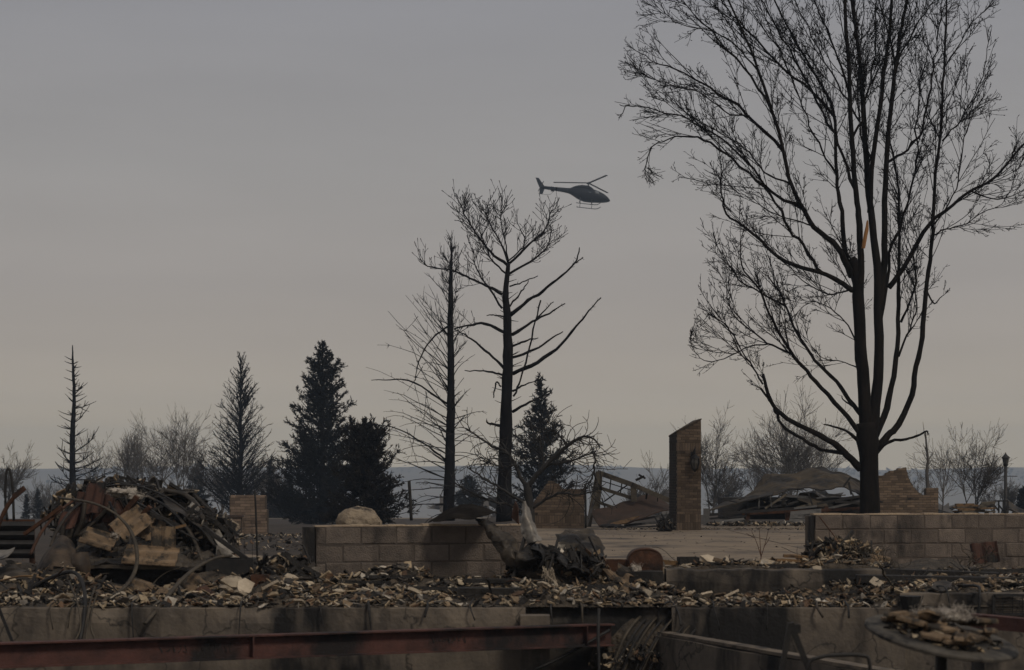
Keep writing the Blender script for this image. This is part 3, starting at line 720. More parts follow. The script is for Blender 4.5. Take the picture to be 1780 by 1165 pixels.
# --- conifers
def conifer(name, label, x, ytop, ybase, hw, Y, nbr, needle, el0, el1, mats, prof=None, tw_r=0.012, gap=0.0, seed=1, trunk_w=10, nl=0.16, nper=16, nw=0.30, nsub=6):
    random.seed(seed)
    base = px(x, ybase, Y); base.z = ground_z(base.x, Y) - .05; top = px(x, ytop, Y); H = top.z - base.z
    root = thing(name, label, 'tree', base)
    t = G(); pts = [base.lerp(top, i / 12) + Vector((U(-1, 1), U(-1, 1), 0)) * 0.03 for i in range(13)]
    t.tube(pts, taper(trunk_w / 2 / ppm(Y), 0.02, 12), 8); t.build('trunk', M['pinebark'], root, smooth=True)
    g = G(); nd_p = []; nd_d = []
    R = hw / ppm(Y)
    for i in range(nbr):
        f = (i + U(0, 1)) / nbr            # 0 top .. 1 base
        f = f ** 0.8
        if gap and noise.noise(Vector((f * 9, seed, 0))) > 0.45 and U(0, 1) < gap: continue
        az = U(0, 2 * math.pi)
        pr = (prof(f, math.cos(az)) if prof else f ** 0.8)
        L = R * (0.06 + pr) * U(0.55, 1.08)
        p = top.lerp(base, min(0.995, f)); el = el0 + (el1 - el0) * f + U(-.15, .15)
        L /= max(0.45, math.cos(el))
        d = Vector((math.cos(az) * math.cos(el), math.sin(az) * math.cos(el), math.sin(el)))
        q = walk(p, d, L, 6, 0.08, 0.05 if el < 0.5 else 0.02)
        g.tube(q, taper(tw_r * 2.0, tw_r, 6), 3)
        ns = int(L * nsub) + 3
        for k in range(ns):
            s = U(0.12, 1) * 6; j = min(int(s), 5); pp_ = q[j].lerp(q[j + 1], s - j)
            l2 = L * U(0.12, 0.34) * (1.1 - 0.5 * s / 6)
            dd = rdir(q[j + 1] - q[j], U(0.4, 0.9)); q2 = walk(pp_, dd, l2, 3, 0.15, 0.08)
            g.tube(q2, taper(tw_r, tw_r * 0.7, 3), 3)
            if needle:
                for m in range(nper):
                    if U(0, 1) > needle: continue
                    s2 = U(0, 3); j2 = min(int(s2), 2); nd_p.append(q2[j2].lerp(q2[j2 + 1], s2 - j2)); nd_d.append(rdir(q2[j2 + 1] - q2[j2], U(0.3, 1.1)))
    g.build('branches', M['pinebark'], root)
    if nd_p:
        P = np.array(nd_p); D = np.array(nd_d); n = len(P)
        rng = np.random.default_rng(seed)
        S = np.cross(D, rng.normal(size=(n, 3))); S /= np.linalg.norm(S, axis=1, keepdims=True) + 1e-9
        ln = rng.uniform(0.6, 1.3, (n, 1)) * nl
        A = P - S * ln * nw * 0.5; B = P + S * ln * nw * 0.5; Cc = P + D * ln + S * ln * nw * 0.2; Dd = P + D * ln - S * ln * nw * 0.2
        V = np.stack([A, B, Cc, Dd], 1).reshape(-1, 3)
        c = G(); c.addnp(V, [np.arange(n * 4).reshape(-1, 4)])
        c.build('crown', mats, root)
    return root
conifer('scorched_conifer', 'see-through scorched conifer with upswept bare branches above the low brick wall', 418, 620, 905, 96, 130.0, 300, 0.05, 1.0, 0.5, M['needle'], prof=lambda f, c: .92 * f ** 1.05, tw_r=0.016, seed=3, trunk_w=11, nl=0.16, nper=7, nsub=3.2)
conifer('spruce_tree', 'tallest dense dark spruce, left of the bushy juniper', 560, 596, 915, 84, 115.0, 340, 0.85, 0.75, 0.25, M['needle'], prof=lambda f, c: (0.50 * f / 0.3 if f < 0.3 else (0.50 + 0.25 * (f - .3) / .3 if f < 0.6 else 0.75 + 0.5 * (f - 0.6) / 0.4 * (1.25 if c < 0 else 0.7))), tw_r=0.016, gap=0.6, seed=5, trunk_w=14, nl=0.15, nper=15, nw=0.30)
conifer('juniper_tree', 'short bushy brownish evergreen, right of the tall spruce', 636, 736, 915, 70, 78.0, 300, 0.9, 0.8, 0.1, M['needle_b'], prof=lambda f, c: (0.62 * min(1, f / 0.25) if f < 0.4 else 0.62 + 0.5 * (f - 0.4) / 0.6 * (1.1 if c > 0 else 0.9)), tw_r=0.012, seed=8, trunk_w=16, nl=0.12, nper=13, nw=0.30)
conifer('spruce_tree', 'thinning dark spruce standing behind the large burnt pine', 941, 655, 905, 58, 112.0, 240, 0.42, 0.7, 0.15, M['needle'], prof=lambda f, c: (0.35 * f / 0.25 if f < 0.25 else 0.35 + 0.65 * min(1, (f - 0.25) / 0.3)), tw_r=0.016, seed=11, trunk_w=11, nl=0.20, nper=10, gap=0.6)
for i, (x, yt, hw, lb) in enumerate(((345, 800, 32, 'low hazy spruce beneath the left side of the see-through conifer'), (472, 800, 34, 'low hazy spruce between the see-through conifer and tall spruce'), (500, 822, 26, 'small hazy evergreen just left of the tall spruce base'), (815, 830, 40, 'hazy blue evergreen seen between the two burnt pine trunks'), (66, 850, 15, 'tiny hazy pine beyond the rubble, left of the dead trunk'), (46, 860, 10, 'smallest hazy pine near the left edge of the photo'), (1778, 852, 18, 'hazy dark evergreen cut by the right edge'))):
    conifer('hazy_conifer', lb, x, yt, 905 if i > 2 else 915, hw, 175.0 if i < 6 else 120.0, 110, 0.8, 0.6, 0.1, M['needle'], tw_r=0.02 if i not in (4, 5) else .012, seed=20 + i, trunk_w=5 if i not in (4, 5) else 3, nl=0.24 if i not in (4, 5) else .13, nper=9)['group'] = 'hazy conifers in the background'

# --- leafless trees
def bare(name, label, x, ybase, ytop, hw, Y, stems, seed, m='farbark', r0=0.07, levels=4, group='leafless trees in the background', lean=0.0, tw=0.011):
    random.seed(seed)
    base = px(x, ybase, Y); base.z = ground_z(base.x, Y) - .05; H = px(x, ytop, Y).z - base.z; Wd = hw / ppm(Y)
    root = thing(name, label, 'tree', base, group=group)
    g = G(); tg = G()
    def rec(p, d, L, r, lev):
        k = 5
        q = walk(p, d, L, k, 0.12, 0.03)
        (tg if lev == 0 else g).tube(q, taper(r, max(tw, r * 0.55), k), 5 if lev == 0 else 3)
        if lev >= levels: return
        for c in range(random.choice((3, 4, 4, 5)) if lev < levels - 1 else random.choice((2, 3, 4))):
            t = U(0.45 if lev == 0 else 0.25, 1.0) * k; j = min(int(t), k - 1)
            rec(q[j].lerp(q[j + 1], t - j), rdir(q[j + 1] - q[j], U(0.3, 0.85)), L * U(0.42, 0.75), max(tw, r * U(0.4, 0.6)), lev + 1)
        rec(q[-1], rdir(q[-1] - q[-2], U(0.05, 0.3)), L * U(0.55, 0.75), max(tw, r * 0.55), lev + 1)
    for s in range(stems):
        a = U(0, 2 * math.pi); sp = U(0.1, 1.0) * Wd / H * 1.7
        d = Vector((math.cos(a) * sp + lean, math.sin(a) * sp, 1))
        rec(base + Vector((U(-.2, .2), U(-.2, .2), 0)) * (1 if stems > 1 else 0), d, H * U(0.41, 0.52), r0 * U(.7, 1.1), 0)
    tg.build('trunk', M[m], root, smooth=True)
    g.build('crown', M[m], root)
BT = [(205, 900, 762, 40, 165, 3, 'grey leafless tree just right of the dead trunk'), (252, 900, 752, 44, 160, 4, 'fuller leafless tree in the middle of the left grove'), (318, 900, 735, 42, 150, 4, 'leafless tree partly overlapped by the see-through conifer'), (10, 900, 795, 26, 140, 3, 'leafless thicket at the left edge of the photo'), (385, 905, 800, 40, 150, 4, 'low leafless shrub tree below the see-through conifer'), (160, 905, 830, 30, 185, 3, 'faint low leafless tree behind the collapsed car'),
      (1236, 905, 745, 46, 125, 3, 'leafless tree just right of the brick chimney pillar'), (1330, 905, 770, 50, 140, 3, 'low spreading leafless tree left of the collapsed garage ridge'), (1372, 905, 712, 56, 120, 4, 'tallest hazy leafless tree rising behind the collapsed garage'), (1425, 905, 755, 36, 135, 3, 'leafless tree tucked behind the big tree lower limbs'), (1148, 905, 800, 22, 130, 2, 'small leafless tree just left of the brick chimney pillar'),
      (1640, 895, 752, 18, 100, 2, 'narrow upright leafless tree right of the curved brick wall'), (1688, 895, 768, 40, 95, 3, 'branchy leafless tree left of the lamp post'), (1275, 905, 830, 36, 140, 4, 'low hazy brush behind the chimney pillar side'), (80, 905, 842, 34, 190, 4, 'faint low leafless tree left of the dead trunk foot'), (450, 905, 812, 40, 170, 4, 'hazy leafless tree between the see-through conifer and tall spruce'), (1735, 897, 838, 40, 150, 4, 'low hazy leafless tree beyond the lamp post'), (1590, 897, 835, 34, 150, 3, 'hazy leafless tree peeking over the curved brick wall'), (1105, 905, 842, 40, 150, 4, 'faint low leafless tree behind the collapsed pergola')]
for i, (x, yb, yt, hw, Y, st, lb) in enumerate(BT):
    bare('leafless_tree', lb, x, yb, yt, hw, float(Y), st, 40 + i, r0=0.07 if Y > 110 else 0.045, levels=4 if i not in (11, 10) else 3, tw=0.010 if Y > 110 else 0.007)
random.seed(99)
g = G(); Y = 92.0; root = thing('dead_sapling', 'single bare pole-like trunk beyond the curved brick wall', 'tree', px(1616, 890, Y))
P = catmull([px(1616, 892, Y), px(1613, 850, Y), px(1611, 820, Y), px(1613, 800, Y), px(1610, 770, Y), px(1609, 752, Y)], 12)
g.tube(P, taper(0.11, 0.03, 12), 6); g.build('trunk', M['farbark'], root, smooth=True)
g = G()
for i in range(12):
    j = random.randint(2, 11); g.tube(walk(P[j], (U(-1, 1), U(-.5, .5), U(.6, 1.4)), U(.3, .9), 3, .12, .1), [0.028, 0.022, 0.016, 0.01], 3)
g.build('branches', M['farbark'], root)

# --- dark scrub on the plain: a mass nobody could count
g = G(); random.seed(5)
for i in range(900):
    Y = U(180, 880); x = U(-0.33, 0.33) * Y
    z = ground_z(x, Y); r = U(0.8, 2.6) * (1 + Y / 700)
    if noise.noise(Vector((x * 0.012, Y * 0.008, 0))) < 0.0 and Y > 250: continue
    for k in range(5):
        c = Vector((x + U(-1, 1) * r, Y + U(-1, 1) * r, z + r * U(0.1, 0.9)))
        g.add([c + Vector((U(-1, 1), U(-1, 1), U(-.7, .9))) * r * 0.8 for _ in range(4)], [(0, 1, 2), (0, 2, 3), (0, 3, 1), (1, 3, 2)])
for i in range(520):          # far belts along the ridge
    Y = U(1700, 1960); x = U(-.28, .28) * Y
    if noise.noise(Vector((x * .01, 3, 0))) < -.05: continue
    z = ground_z(x, Y); r = U(1.2, 3.2)
    for k in range(3):
        c = Vector((x + U(-2, 2) * r, Y + U(-1, 1) * r, z + r * U(0, .6)))
        g.add([c + Vector((U(-1, 1), U(-1, 1), U(-.7, .9))) * r for _ in range(4)], [(0, 1, 2), (0, 2, 3), (0, 3, 1), (1, 3, 2)])
for i in range(420):          # tree belt on the plain, right
    Y = U(760, 800); x = (U(1560, 1900) - 890) / F * Y if i < 260 else (U(-100, 900) - 890) / F * Y
    z = ground_z(x, Y); r = U(1.6, 3.4)
    for k in range(6):
        c = Vector((x + U(-1, 1) * r, Y + U(-1, 1) * r, z + r * U(0.2, 1.7)))
        g.add([c + Vector((U(-1, 1), U(-1, 1), U(-.7, .9))) * r * 0.9 for _ in range(4)], [(0, 1, 2), (0, 2, 3), (0, 3, 1), (1, 3, 2)])
g.build('scrub', M['farbark'], label='dark scrub and tree belts scattered over the far plain', cat='scrub', kind='stuff')

# --- small crooked black tree in front of the gabled brick wall
def shrub():
    random.seed(61)
    Y = 42.0
    root = thing('burnt_shrub', 'crooked black fruit tree with looping twigs before the gabled brick wall', 'tree', px(922, 940, Y))
    t = G(); Q = catmull([px(922, 945, Y), px(923, 905, Y), px(921, 880, Y), px(917, 850, Y), px(916, 838, Y)], 10)
    t.tube(Q, taper(0.10, 0.085, 10), 8); t.build('trunk', M['char'], root, smooth=True)
    tw = G()
    B = [([(917, 850), (930, 830), (950, 808), (968, 790), (985, 775), (1002, 765), (1020, 757), (1035, 765), (1042, 780)], 10, 2, -.5), ([(916, 850), (905, 828), (893, 805), (884, 790), (868, 780), (845, 770), (825, 755), (810, 745)], 8, 2, .4),
         ([(955, 806), (975, 805), (998, 800), (1020, 790), (1034, 788)], 5, 2, .5), ([(985, 776), (976, 762), (968, 755), (960, 748)], 4, 1.5, -.3), ([(920, 885), (945, 870), (970, 858), (1000, 860), (1030, 857)], 6, 2, -.6), ([(921, 880), (895, 865), (872, 850), (850, 838), (830, 825), (812, 812)], 6, 2, -.4), ([(940, 818), (945, 800), (942, 785), (938, 770)], 5, 1.5, .5), ([(895, 808), (880, 812), (862, 808), (840, 800)], 4, 1.5, .4), ([(1034, 788), (1033, 810), (1028, 832), (1018, 850)], 4, 2, 0), ([(920, 895), (890, 880), (860, 872), (820, 858), (790, 840)], 5, 2, -.3)]
    for pl, w0, w1, dr in B:
        m = 14; C2 = catmull([px(x, y, Y + dr * i / len(pl)) for i, (x, y) in enumerate(pl)], m)
        for i in range(1, m): C2[i] += Vector((U(-1, 1), U(-1, 1), U(-1, 1))) * 0.02
        l = G(); l.tube(C2, [(w0 + (w1 - w0) * i / m) / 2 / ppm(Y) for i in range(m + 1)], 6); l.build('limb', M['char'], root, smooth=True)
        for i in range(17):
            s = U(.2, 1) * m; j = min(int(s), m - 1); d = rdir(C2[j + 1] - C2[j], U(.4, 1.1))
            L = U(.3, .95); p = C2[j].copy(); q = [p.copy()]; ax = Vector((U(-.3, .3), 1, U(-.3, .3))).normalized(); cu = U(-.35, .35)
            for k in range(7):
                d = (Matrix.Rotation(cu + U(-.2, .2), 3, ax) @ d); p = p + d * L / 7; q.append(p.copy())
            tw.tube(q, taper(0.011, 0.006, 7), 3)
            for k in range(3):
                j2 = random.randint(1, 6); q2 = walk(q[j2], rdir(q[j2 + 1] - q[j2], U(.5, 1.2)), U(.08, .35), 4, .3, 0); tw.tube(q2, taper(0.007, 0.005, 4), 3)
    tw.build('twigs', M['char'], root)
shrub()
g = G(); random.seed(12); Y = 30.5    # sapling in the patio joint
root = thing('dry_sapling', 'thin leafless sapling sprouting at the patio edge', 'plant', px(1322, 982, Y))
for pl in ([(1323, 968), (1316, 945), (1306, 922)], [(1323, 968), (1321, 940), (1320, 918)], [(1323, 968), (1330, 945), (1336, 920)], [(1311, 935), (1302, 930), (1297, 927)], [(1328, 950), (1334, 942), (1338, 934)]):
    g.tube(catmull([px(x, y, Y) for x, y in pl], 5), taper(0.008, 0.004, 5), 4)
g.tube([px(1322, 985, Y), px(1323, 966, Y)], [0.009, 0.009], 4)
g.build('stem', M['rust'], root)

# ------------------------------------------------------------------ masonry
def inside(poly, x, z):
    c = False; n = len(poly)
    for i in range(n):
        (x0, z0), (x1, z1) = poly[i], poly[(i + 1) % n]
        if (z0 > z) != (z1 > z) and x < (x1 - x0) * (z - z0) / (z1 - z0) + x0: c = not c
    return c
_bm = {}
def piece_mesh(key, size, m, bev=0.006, chip=0.0, seed=0):
    k = (key, tuple(round(s, 3) for s in size), seed)
    if k in _bm: return _bm[k]
    hx, hy, hz = [s / 2 for s in size]; b = min(bev, hx * .4, hz * .4)
    rs = random.Random(seed + 1)
    g = G()
    V = []
    for y, i in ((-hy, b), (-hy + b, 0), (hy - b, 0), (hy, b)):
        for sx, sz in ((-1, -1), (1, -1), (1, 1), (-1, 1)):
            V.append((sx * (hx - i) + rs.uniform(-chip, chip), y, sz * (hz - i) + rs.uniform(-chip, chip)))
    fs = [(0, 1, 2, 3), (15, 14, 13, 12)]
    for l in range(3):
        for j in range(4): fs.append((l * 4 + j, (l + 1) * 4 + j, (l + 1) * 4 + (j + 1) % 4, l * 4 + (j + 1) % 4))
    g.add(V, fs); me = g.mesh(key); me.materials.append(m); _bm[k] = me
    return me
def masonry(name, label, cat, origin, rotz, poly, depth, bl, bh, mbrick, mmort, piece='brick', joint=0.010, soldier=(), group=None, jit=0.003, ragged=0.0, side_faces=None, seed=1, proud=0.006, off0=0.0):
    """poly: outline in local x,z; pieces laid course by course, full depth of the wall"""
    rs = random.Random(seed)
    root = thing(name, label, cat, origin, rotz, group)
    zs = [p[1] for p in poly]; xs_ = [p[0] for p in poly]
    zmin, zmax, xmin, xmax = min(zs), max(zs), min(xs_), max(xs_)
    cx_, cz_ = sum(xs_) / len(xs_), sum(zs) / len(zs)
    core = G(); core.prism([(cx_ + (a - cx_) * 0.992, cz_ + (b - cz_) * (0.985 if b > cz_ else 1)) for a, b in poly][::-1], -depth / 2 + proud, depth / 2 - proud)
    core.build('mortar', mmort, root, local=True)
    def span(z):
        x = xmin - 1e-3; st = 0.01; runs = []; on = None
        while x <= xmax + st:
            i = inside(poly, x, z)
            if i and on is None: on = x
            if not i and on is not None: runs.append((on, x - st)); on = None
            x += st
        return runs
    z = zmin; r = 0
    while z < zmax - 0.01:
        sol = any(a <= r < b for a, b in soldier)
        h = bh * 3 if sol else bh; l = bh if sol else bl
        zc = z + h / 2
        for (a, b) in span(min(zc, zmax - .004)):
            a += rs.uniform(0, ragged); b -= rs.uniform(0, ragged)
            x = a - (l / 2 if (r % 2 and not sol) else 0) + off0
            while x > a: x -= l
            while x < b - 0.02:
                x0, x1 = max(a, x), min(b, x + l)
                if x1 - x0 > 0.035:
                    wq = round((x1 - x0 - joint) / 0.02) * 0.02 if x1 - x0 < l - .001 else l - joint
                    me = piece_mesh(piece, (max(0.02, wq), depth, h - joint), mbrick, bev=0.004 if bh < .1 else 0.011, chip=0.0015 if bh < .1 else 0.007, seed=rs.randint(0, 2))
                    link(piece, me, root, loc=((x0 + x1) / 2, rs.uniform(-jit, jit), zc + rs.uniform(-.001, .001)))
                x += l
        z += h; r += 1 if not sol else 3
    return root
BL, BH = 0.215, 0.0677
# brick chimney pillar
PY = 49.5
c0 = px(1177, 922, PY); c0.z = 0.0
ang = math.radians(13)
Wp, Dp = 0.625, 0.66
slope = lambda x: 2.46 + (2.76 - 2.46) * (x / Wp)
root = thing('brick_pillar', 'tall brick chimney pillar with slanted broken top and a black left side', 'pillar', c0, ang)
core = G(); core.add([(.008, .008, 0), (Wp - .008, .008, 0), (Wp - .008, Dp - .008, 0), (.008, Dp - .008, 0), (.008, .008, slope(0) - .02), (Wp - .008, .008, slope(Wp) - .02), (Wp - .008, Dp - .008, slope(Wp) - .06), (.008, Dp - .008, slope(0) - .14)], [(0, 3, 2, 1), (4, 5, 6, 7), (0, 1, 5, 4), (1, 2, 6, 5), (2, 3, 7, 6), (3, 0, 4, 7)])
core.build('mortar', M['mortar_b'], root, local=True)
rs = random.Random(4)
z = 0.0; r = 0
while z < 2.74:
    sol = (r in (0, 3)) or abs(z - 1.98) < 0.02
    h = BH * 3 if sol else BH; l = BH if sol else BL - .007
    for face in ('front', 'side', 'right'):
        wid = Wp if face == 'front' else Dp
        x = -(l / 2 if (r % 2 and not sol) else 0)
        while x < wid - .01:
            x0, x1 = max(0, x), min(wid, x + l)
            mid = (x0 + x1) / 2
            top = slope(mid) if face == 'front' else (slope(0) - .12 * mid / Dp if face == 'side' else slope(Wp))
            zz1 = min(z + h - .008, top if face != 'front' else min(slope(x0), slope(x1)))
            if x1 - x0 > .03 and zz1 - z > .02:
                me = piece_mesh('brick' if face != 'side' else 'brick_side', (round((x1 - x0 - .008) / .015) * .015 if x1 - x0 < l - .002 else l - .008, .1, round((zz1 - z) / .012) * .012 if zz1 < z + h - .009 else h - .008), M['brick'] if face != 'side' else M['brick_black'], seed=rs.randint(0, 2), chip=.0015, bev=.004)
                dj = rs.uniform(-.003, .002)
                if face == 'front': link('brick', me, root, loc=(mid, .05 + dj, (z + zz1) / 2))
                elif face == 'side': link('brick', me, root, loc=(.049 + dj, mid if mid > .11 else .13, (z + zz1) / 2), rot=(0, 0, math.pi / 2)) if mid > .1 else None
                elif mid > .1 and r % 2 == 0: pass
            x += l
    z += h; r += 3 if sol else 1
q = G(); q.add([(-.012, -.012, slope(0) - .03), (Wp + .004, -.012, slope(Wp) - .03), (Wp + .004, Dp, slope(Wp) - .07), (-.012, Dp, slope(0) - .15), (-.012, -.012, slope(0) + .004), (Wp + .004, -.012, slope(Wp) + .004), (Wp + .004, Dp, slope(Wp) - .03), (-.012, Dp, slope(0) - .11)], [(0, 3, 2, 1), (4, 5, 6, 7), (0, 1, 5, 4), (1, 2, 6, 5), (2, 3, 7, 6), (3, 0, 4, 7)]); q.build('coping', M['mortar_b'], root, local=True)
# lantern on the pillar
lr = thing('wall_lantern', 'dark iron lantern hanging on the brick chimney pillar', 'lantern', c0, ang)
lx, lz = 0.0, 0.0; lr.scale = (1.15, 1.15, 1.15); lr.location = c0 + Matrix.Rotation(ang, 3, 'Z') @ Vector((.40, 0, 1.66))
q = G(); q.box((lx, -.012, lz + .16), (.09, .02, .18)); q.tube(catmull([(lx, -.02, lz + .12), (lx, -.08, lz + .26), (lx, -.15, lz + .30), (lx, -.16, lz + .22)], 8), .012, 6); q.tube([(lx, -.16, lz + .36), (lx, -.16, lz + .25), (lx, -.16, lz + .18)], [.006, .016, .010], 6)
q.build('bracket', M['dark_metal'], lr, local=True)
q = G(); q.tube([(lx, -.16, lz + .19), (lx, -.16, lz + .12), (lx, -.16, lz + .10)], [.02, .10, .11], 8); q.build('hood', M['dark_metal'], lr, local=True)
q = G()
for k in range(6):
    a = k * math.pi / 3
    q.tube([(lx + .085 * math.cos(a), -.16 + .085 * math.sin(a), lz + .10), (lx + .095 * math.cos(a), -.16 + .095 * math.sin(a), lz), (lx + .06 * math.cos(a), -.16 + .06 * math.sin(a), lz - .13)], .011, 4)
q.tube([(lx, -.16, lz - .12), (lx, -.16, lz - .15), (lx, -.16, lz - .19)], [.07, .05, .01], 8)
q.build('cage', M['dark_metal'], lr, local=True)
q = G(); q.tube([(lx, -.16, lz + .09), (lx, -.16, lz), (lx, -.16, lz - .12)], [.075, .08, .05], 8); q.build('pane', M['lampglass'], lr, local=True)

# gabled brick wall and the curved one
Y = 51.5; s = 1 / ppm(Y); o = px(928, 921, Y); o.z = 0
L = lambda pts: [((x - 928) * s, max(0, (921 - y) * s - .02) if y < 920 else 0) for x, y in pts]
masonry('gabled_brick_wall', 'brick garden wall with one peaked step behind the crooked black tree', 'wall', o, 0.06, L([(926, 921), (1016, 921), (1016, 852), (978, 851), (972, 843), (962, 838), (952, 839), (926, 876)]), .24, BL, BH, M['brick'], M['mortar_b'], soldier=((2, 3),), seed=3)
Y = 55.5; s = 1 / ppm(Y); o = px(1528, 912, Y); o.z = 0
arc = [(1574 + 34 * (1 - math.cos(t * math.pi / 2)) ** 0.9, 812 + 49 * math.sin(t * math.pi / 2) ** 1.15) for t in [i / 8 for i in range(9)]]
L2 = [((x - 1528) * s, (912 - y) * s) for x, y in [(1500, 912), (1630, 912), (1630, 850), (1608, 850), (1608, 861)] + arc[::-1] + [(1562, 815), (1553, 818), (1542, 821), (1536, 826), (1500, 834)]]
masonry('curved_brick_wall', 'brick wall with sweeping curved top and square end post', 'wall', o, 0.0, L2, .26, BL, BH, M['brick'], M['mortar_b'], seed=6)
# far left low stepped wall
Y = 60.0; s = 1 / ppm(Y); o = px(400, 930, Y); o.z = -.42
zb = lambda y: CZ + (HY - y) * s + .42
masonry('stepped_brick_wall', 'weathered stepped brick wall end in front of the see-through conifer', 'wall', o, 0, [(0, 0), (66 * s, 0), (66 * s, zb(886)), (63 * s, zb(886)), (63 * s, zb(862)), (0, zb(862))], .35, .30, .085, M['brick_far'], M['mortar_b'], seed=9, ragged=.03)
masonry('low_brick_wall', 'long low brick wall with flat cap behind the sandstone boulder', 'wall', px(400, 930, 59.2) * 1, 0, [(-75 * s, 0), (20 * s, 0), (20 * s, zb(899)), (-75 * s, zb(899))], .30, .30, .085, M['brick_far'], M['mortar_b'], seed=10)
bpy.data.objects['low_brick_wall'].location.z = -.42
q = G(); q.box((-28 * s, 0, zb(899) + .045), (100 * s, .38, .07)); q.build('cap', M['rustsheet'], bpy.data.objects['low_brick_wall'], local=True)

# cinder block walls
def blockwall(name, label, A, B, h, seed, off, end=True):
    A, B = Vector(A), Vector(B); d = B - A; L = d.length; rz = math.atan2(d.y, d.x)
    r = masonry(name, label, 'wall', A, rz, [(0, 0), (L, 0), (L, h), (0, h)], .20, .406, .203, M['block'], M['mortar'], piece='block', joint=.010, seed=seed, proud=.006, jit=.006, off0=off)
    q = G(); rs = random.Random(seed); n = int(L / .2)
    for i in range(n):      # uneven mortar left on top
        x0, x1 = L * i / n, L * (i + 1) / n + .004
        hh = rs.uniform(.008, .026); q.box(((x0 + x1) / 2, rs.uniform(-.01, .01), h + hh / 2 + .001), (x1 - x0, rs.uniform(.15, .196), hh))
    q.build('mortar_bed', M['cap'], r, local=True)
    return r
w1 = blockwall('block_wall', 'shorter cinder block wall with twisted metal hanging over its right end', (px(546, 0, 22.7).x, 22.7, -.02), (px(915, 0, 23.3).x, 23.3, -.02), .812, 21, -.10)
q = G(); q.box((-.06, .02, .40), (.10, .30, .82)); q.build('end_pilaster', M['concrete'], w1, local=True)
w2 = blockwall('block_wall', 'longer cinder block wall in front of the tall many-stemmed tree', (px(1411, 0, 28.2).x, 28.2, 0), (px(1411, 0, 28.2).x + 7.2, 29.6, 0), .812, 22, -.2)
q = G(); q.box((-.035, .0, .40), (.05, .22, .80)); q.build('end_pilaster', M['concrete'], w2, local=True)

# ------------------------------------------------------------------ basement walls, steel beam
def crumbled(x0, x1, y0, y1, z0, z1, seed, rag):
    """solid wall: weathered front face as a fine grid, top edge chipped away"""
    g = G(); nx_ = max(4, int((x1 - x0) / .045)); zr = [0, .01, .03, .06, .10, .16, .24, .34, .46, .6, .8, 1.1, 1.6, z1 - z0]
    V = []; w = len(zr)
    for i in range(nx_ + 1):
        x = x0 + (x1 - x0) * i / nx_
        c = max(0, noise.noise(Vector((x * 2.3, seed * 3.7, 0))) - .05) * .22 + max(0, noise.noise(Vector((x * 9, seed, 4)))) * .05
        for d_ in zr:
            z = z1 - d_; bite = c * max(0, 1 - d_ / .13)
            o_ = .010 * noise.noise(Vector((x * 3, z * 3, seed))) + .006 * noise.noise(Vector((x * 14, z * 14, seed)))
            V.append((x, y0 + max(0, bite) + o_ + (.008 if d_ == 0 else 0), z - (rag * abs(noise.noise(Vector((x * 6, 1, seed)))) if d_ < .02 else 0)))
    fs = [(i * w + j, i * w + j + 1, (i + 1) * w + j + 1, (i + 1) * w + j) for i in range(nx_) for j in range(w - 1)]
    o = len(V)
    for i in range(nx_ + 1):
        x = x0 + (x1 - x0) * i / nx_; V += [(x, y1, V[i * w][2]), (x, y1, z0)]
    for i in range(nx_): fs += [(i * w, (i + 1) * w, o + (i + 1) * 2, o + i * 2), (o + i * 2, o + i * 2 + 2, o + i * 2 + 3, o + i * 2 + 1)]
    g.addnp(np.array(V), [np.array(fs)])
    return g
def wallbox(name, label, x0, x1, y0, y1, z0, z1, m, seed=0, rag=.03):
    return crumbled(x0, x1, y0, y1, z0, z1, seed, .01).build(name, m, label=label, cat='wall')
def wallbox_plain(name, label, x0, x1, y0, y1, z0, z1, m, seed=0, rag=.03):
    g = G(); n = max(2, int((x1 - x0) / .12))
    rs = random.Random(seed); tops = [z1 + rs.uniform(-rag, rag * .3) * (1 if rs.random() < .5 else .3) for _ in range(n + 1)]
    V = []; fs = []
    for i in range(n + 1):
        x = x0 + (x1 - x0) * i / n; t = tops[i]
        V += [(x, y0, z0), (x, y0, t - .012), (x, y0 + .012, t), (x, y1 - .012, t), (x, y1, t - .012), (x, y1, z0)]
    for i in range(n):
        for j in range(5): fs.append((i * 6 + j, i * 6 + j + 6, i * 6 + j + 7, i * 6 + j + 1))
    fs.append(tuple(range(6))); fs.append(tuple(range(n * 6 + 5, n * 6 - 1, -1)))
    g.add(V, [f[::-1] for f in fs])
    return g.build(name, m, label=label, cat='wall')
fx = lambda x, Y=20.9: (x - 890) / F * Y
wallbox('foundation_wall', 'smoke stained concrete basement wall behind the red beam', -10.98, fx(905) + .05, 20.78, 21.08, PIT_Z, .006, M['concrete'], 1, .012)
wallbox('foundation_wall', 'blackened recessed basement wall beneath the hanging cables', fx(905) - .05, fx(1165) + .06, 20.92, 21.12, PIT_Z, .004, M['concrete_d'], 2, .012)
wallbox('foundation_wall', 'concrete basement wall under the raised concrete curb', fx(1165) + .01, fx(1562) + .05, 20.80, 21.08, PIT_Z, .006, M['concrete'], 3, .012)
wallbox('foundation_wall', 'higher concrete basement wall behind the round table', fx(1562) + .01, 10.98, 20.86, 21.10, PIT_Z, .15, M['concrete'], 4)
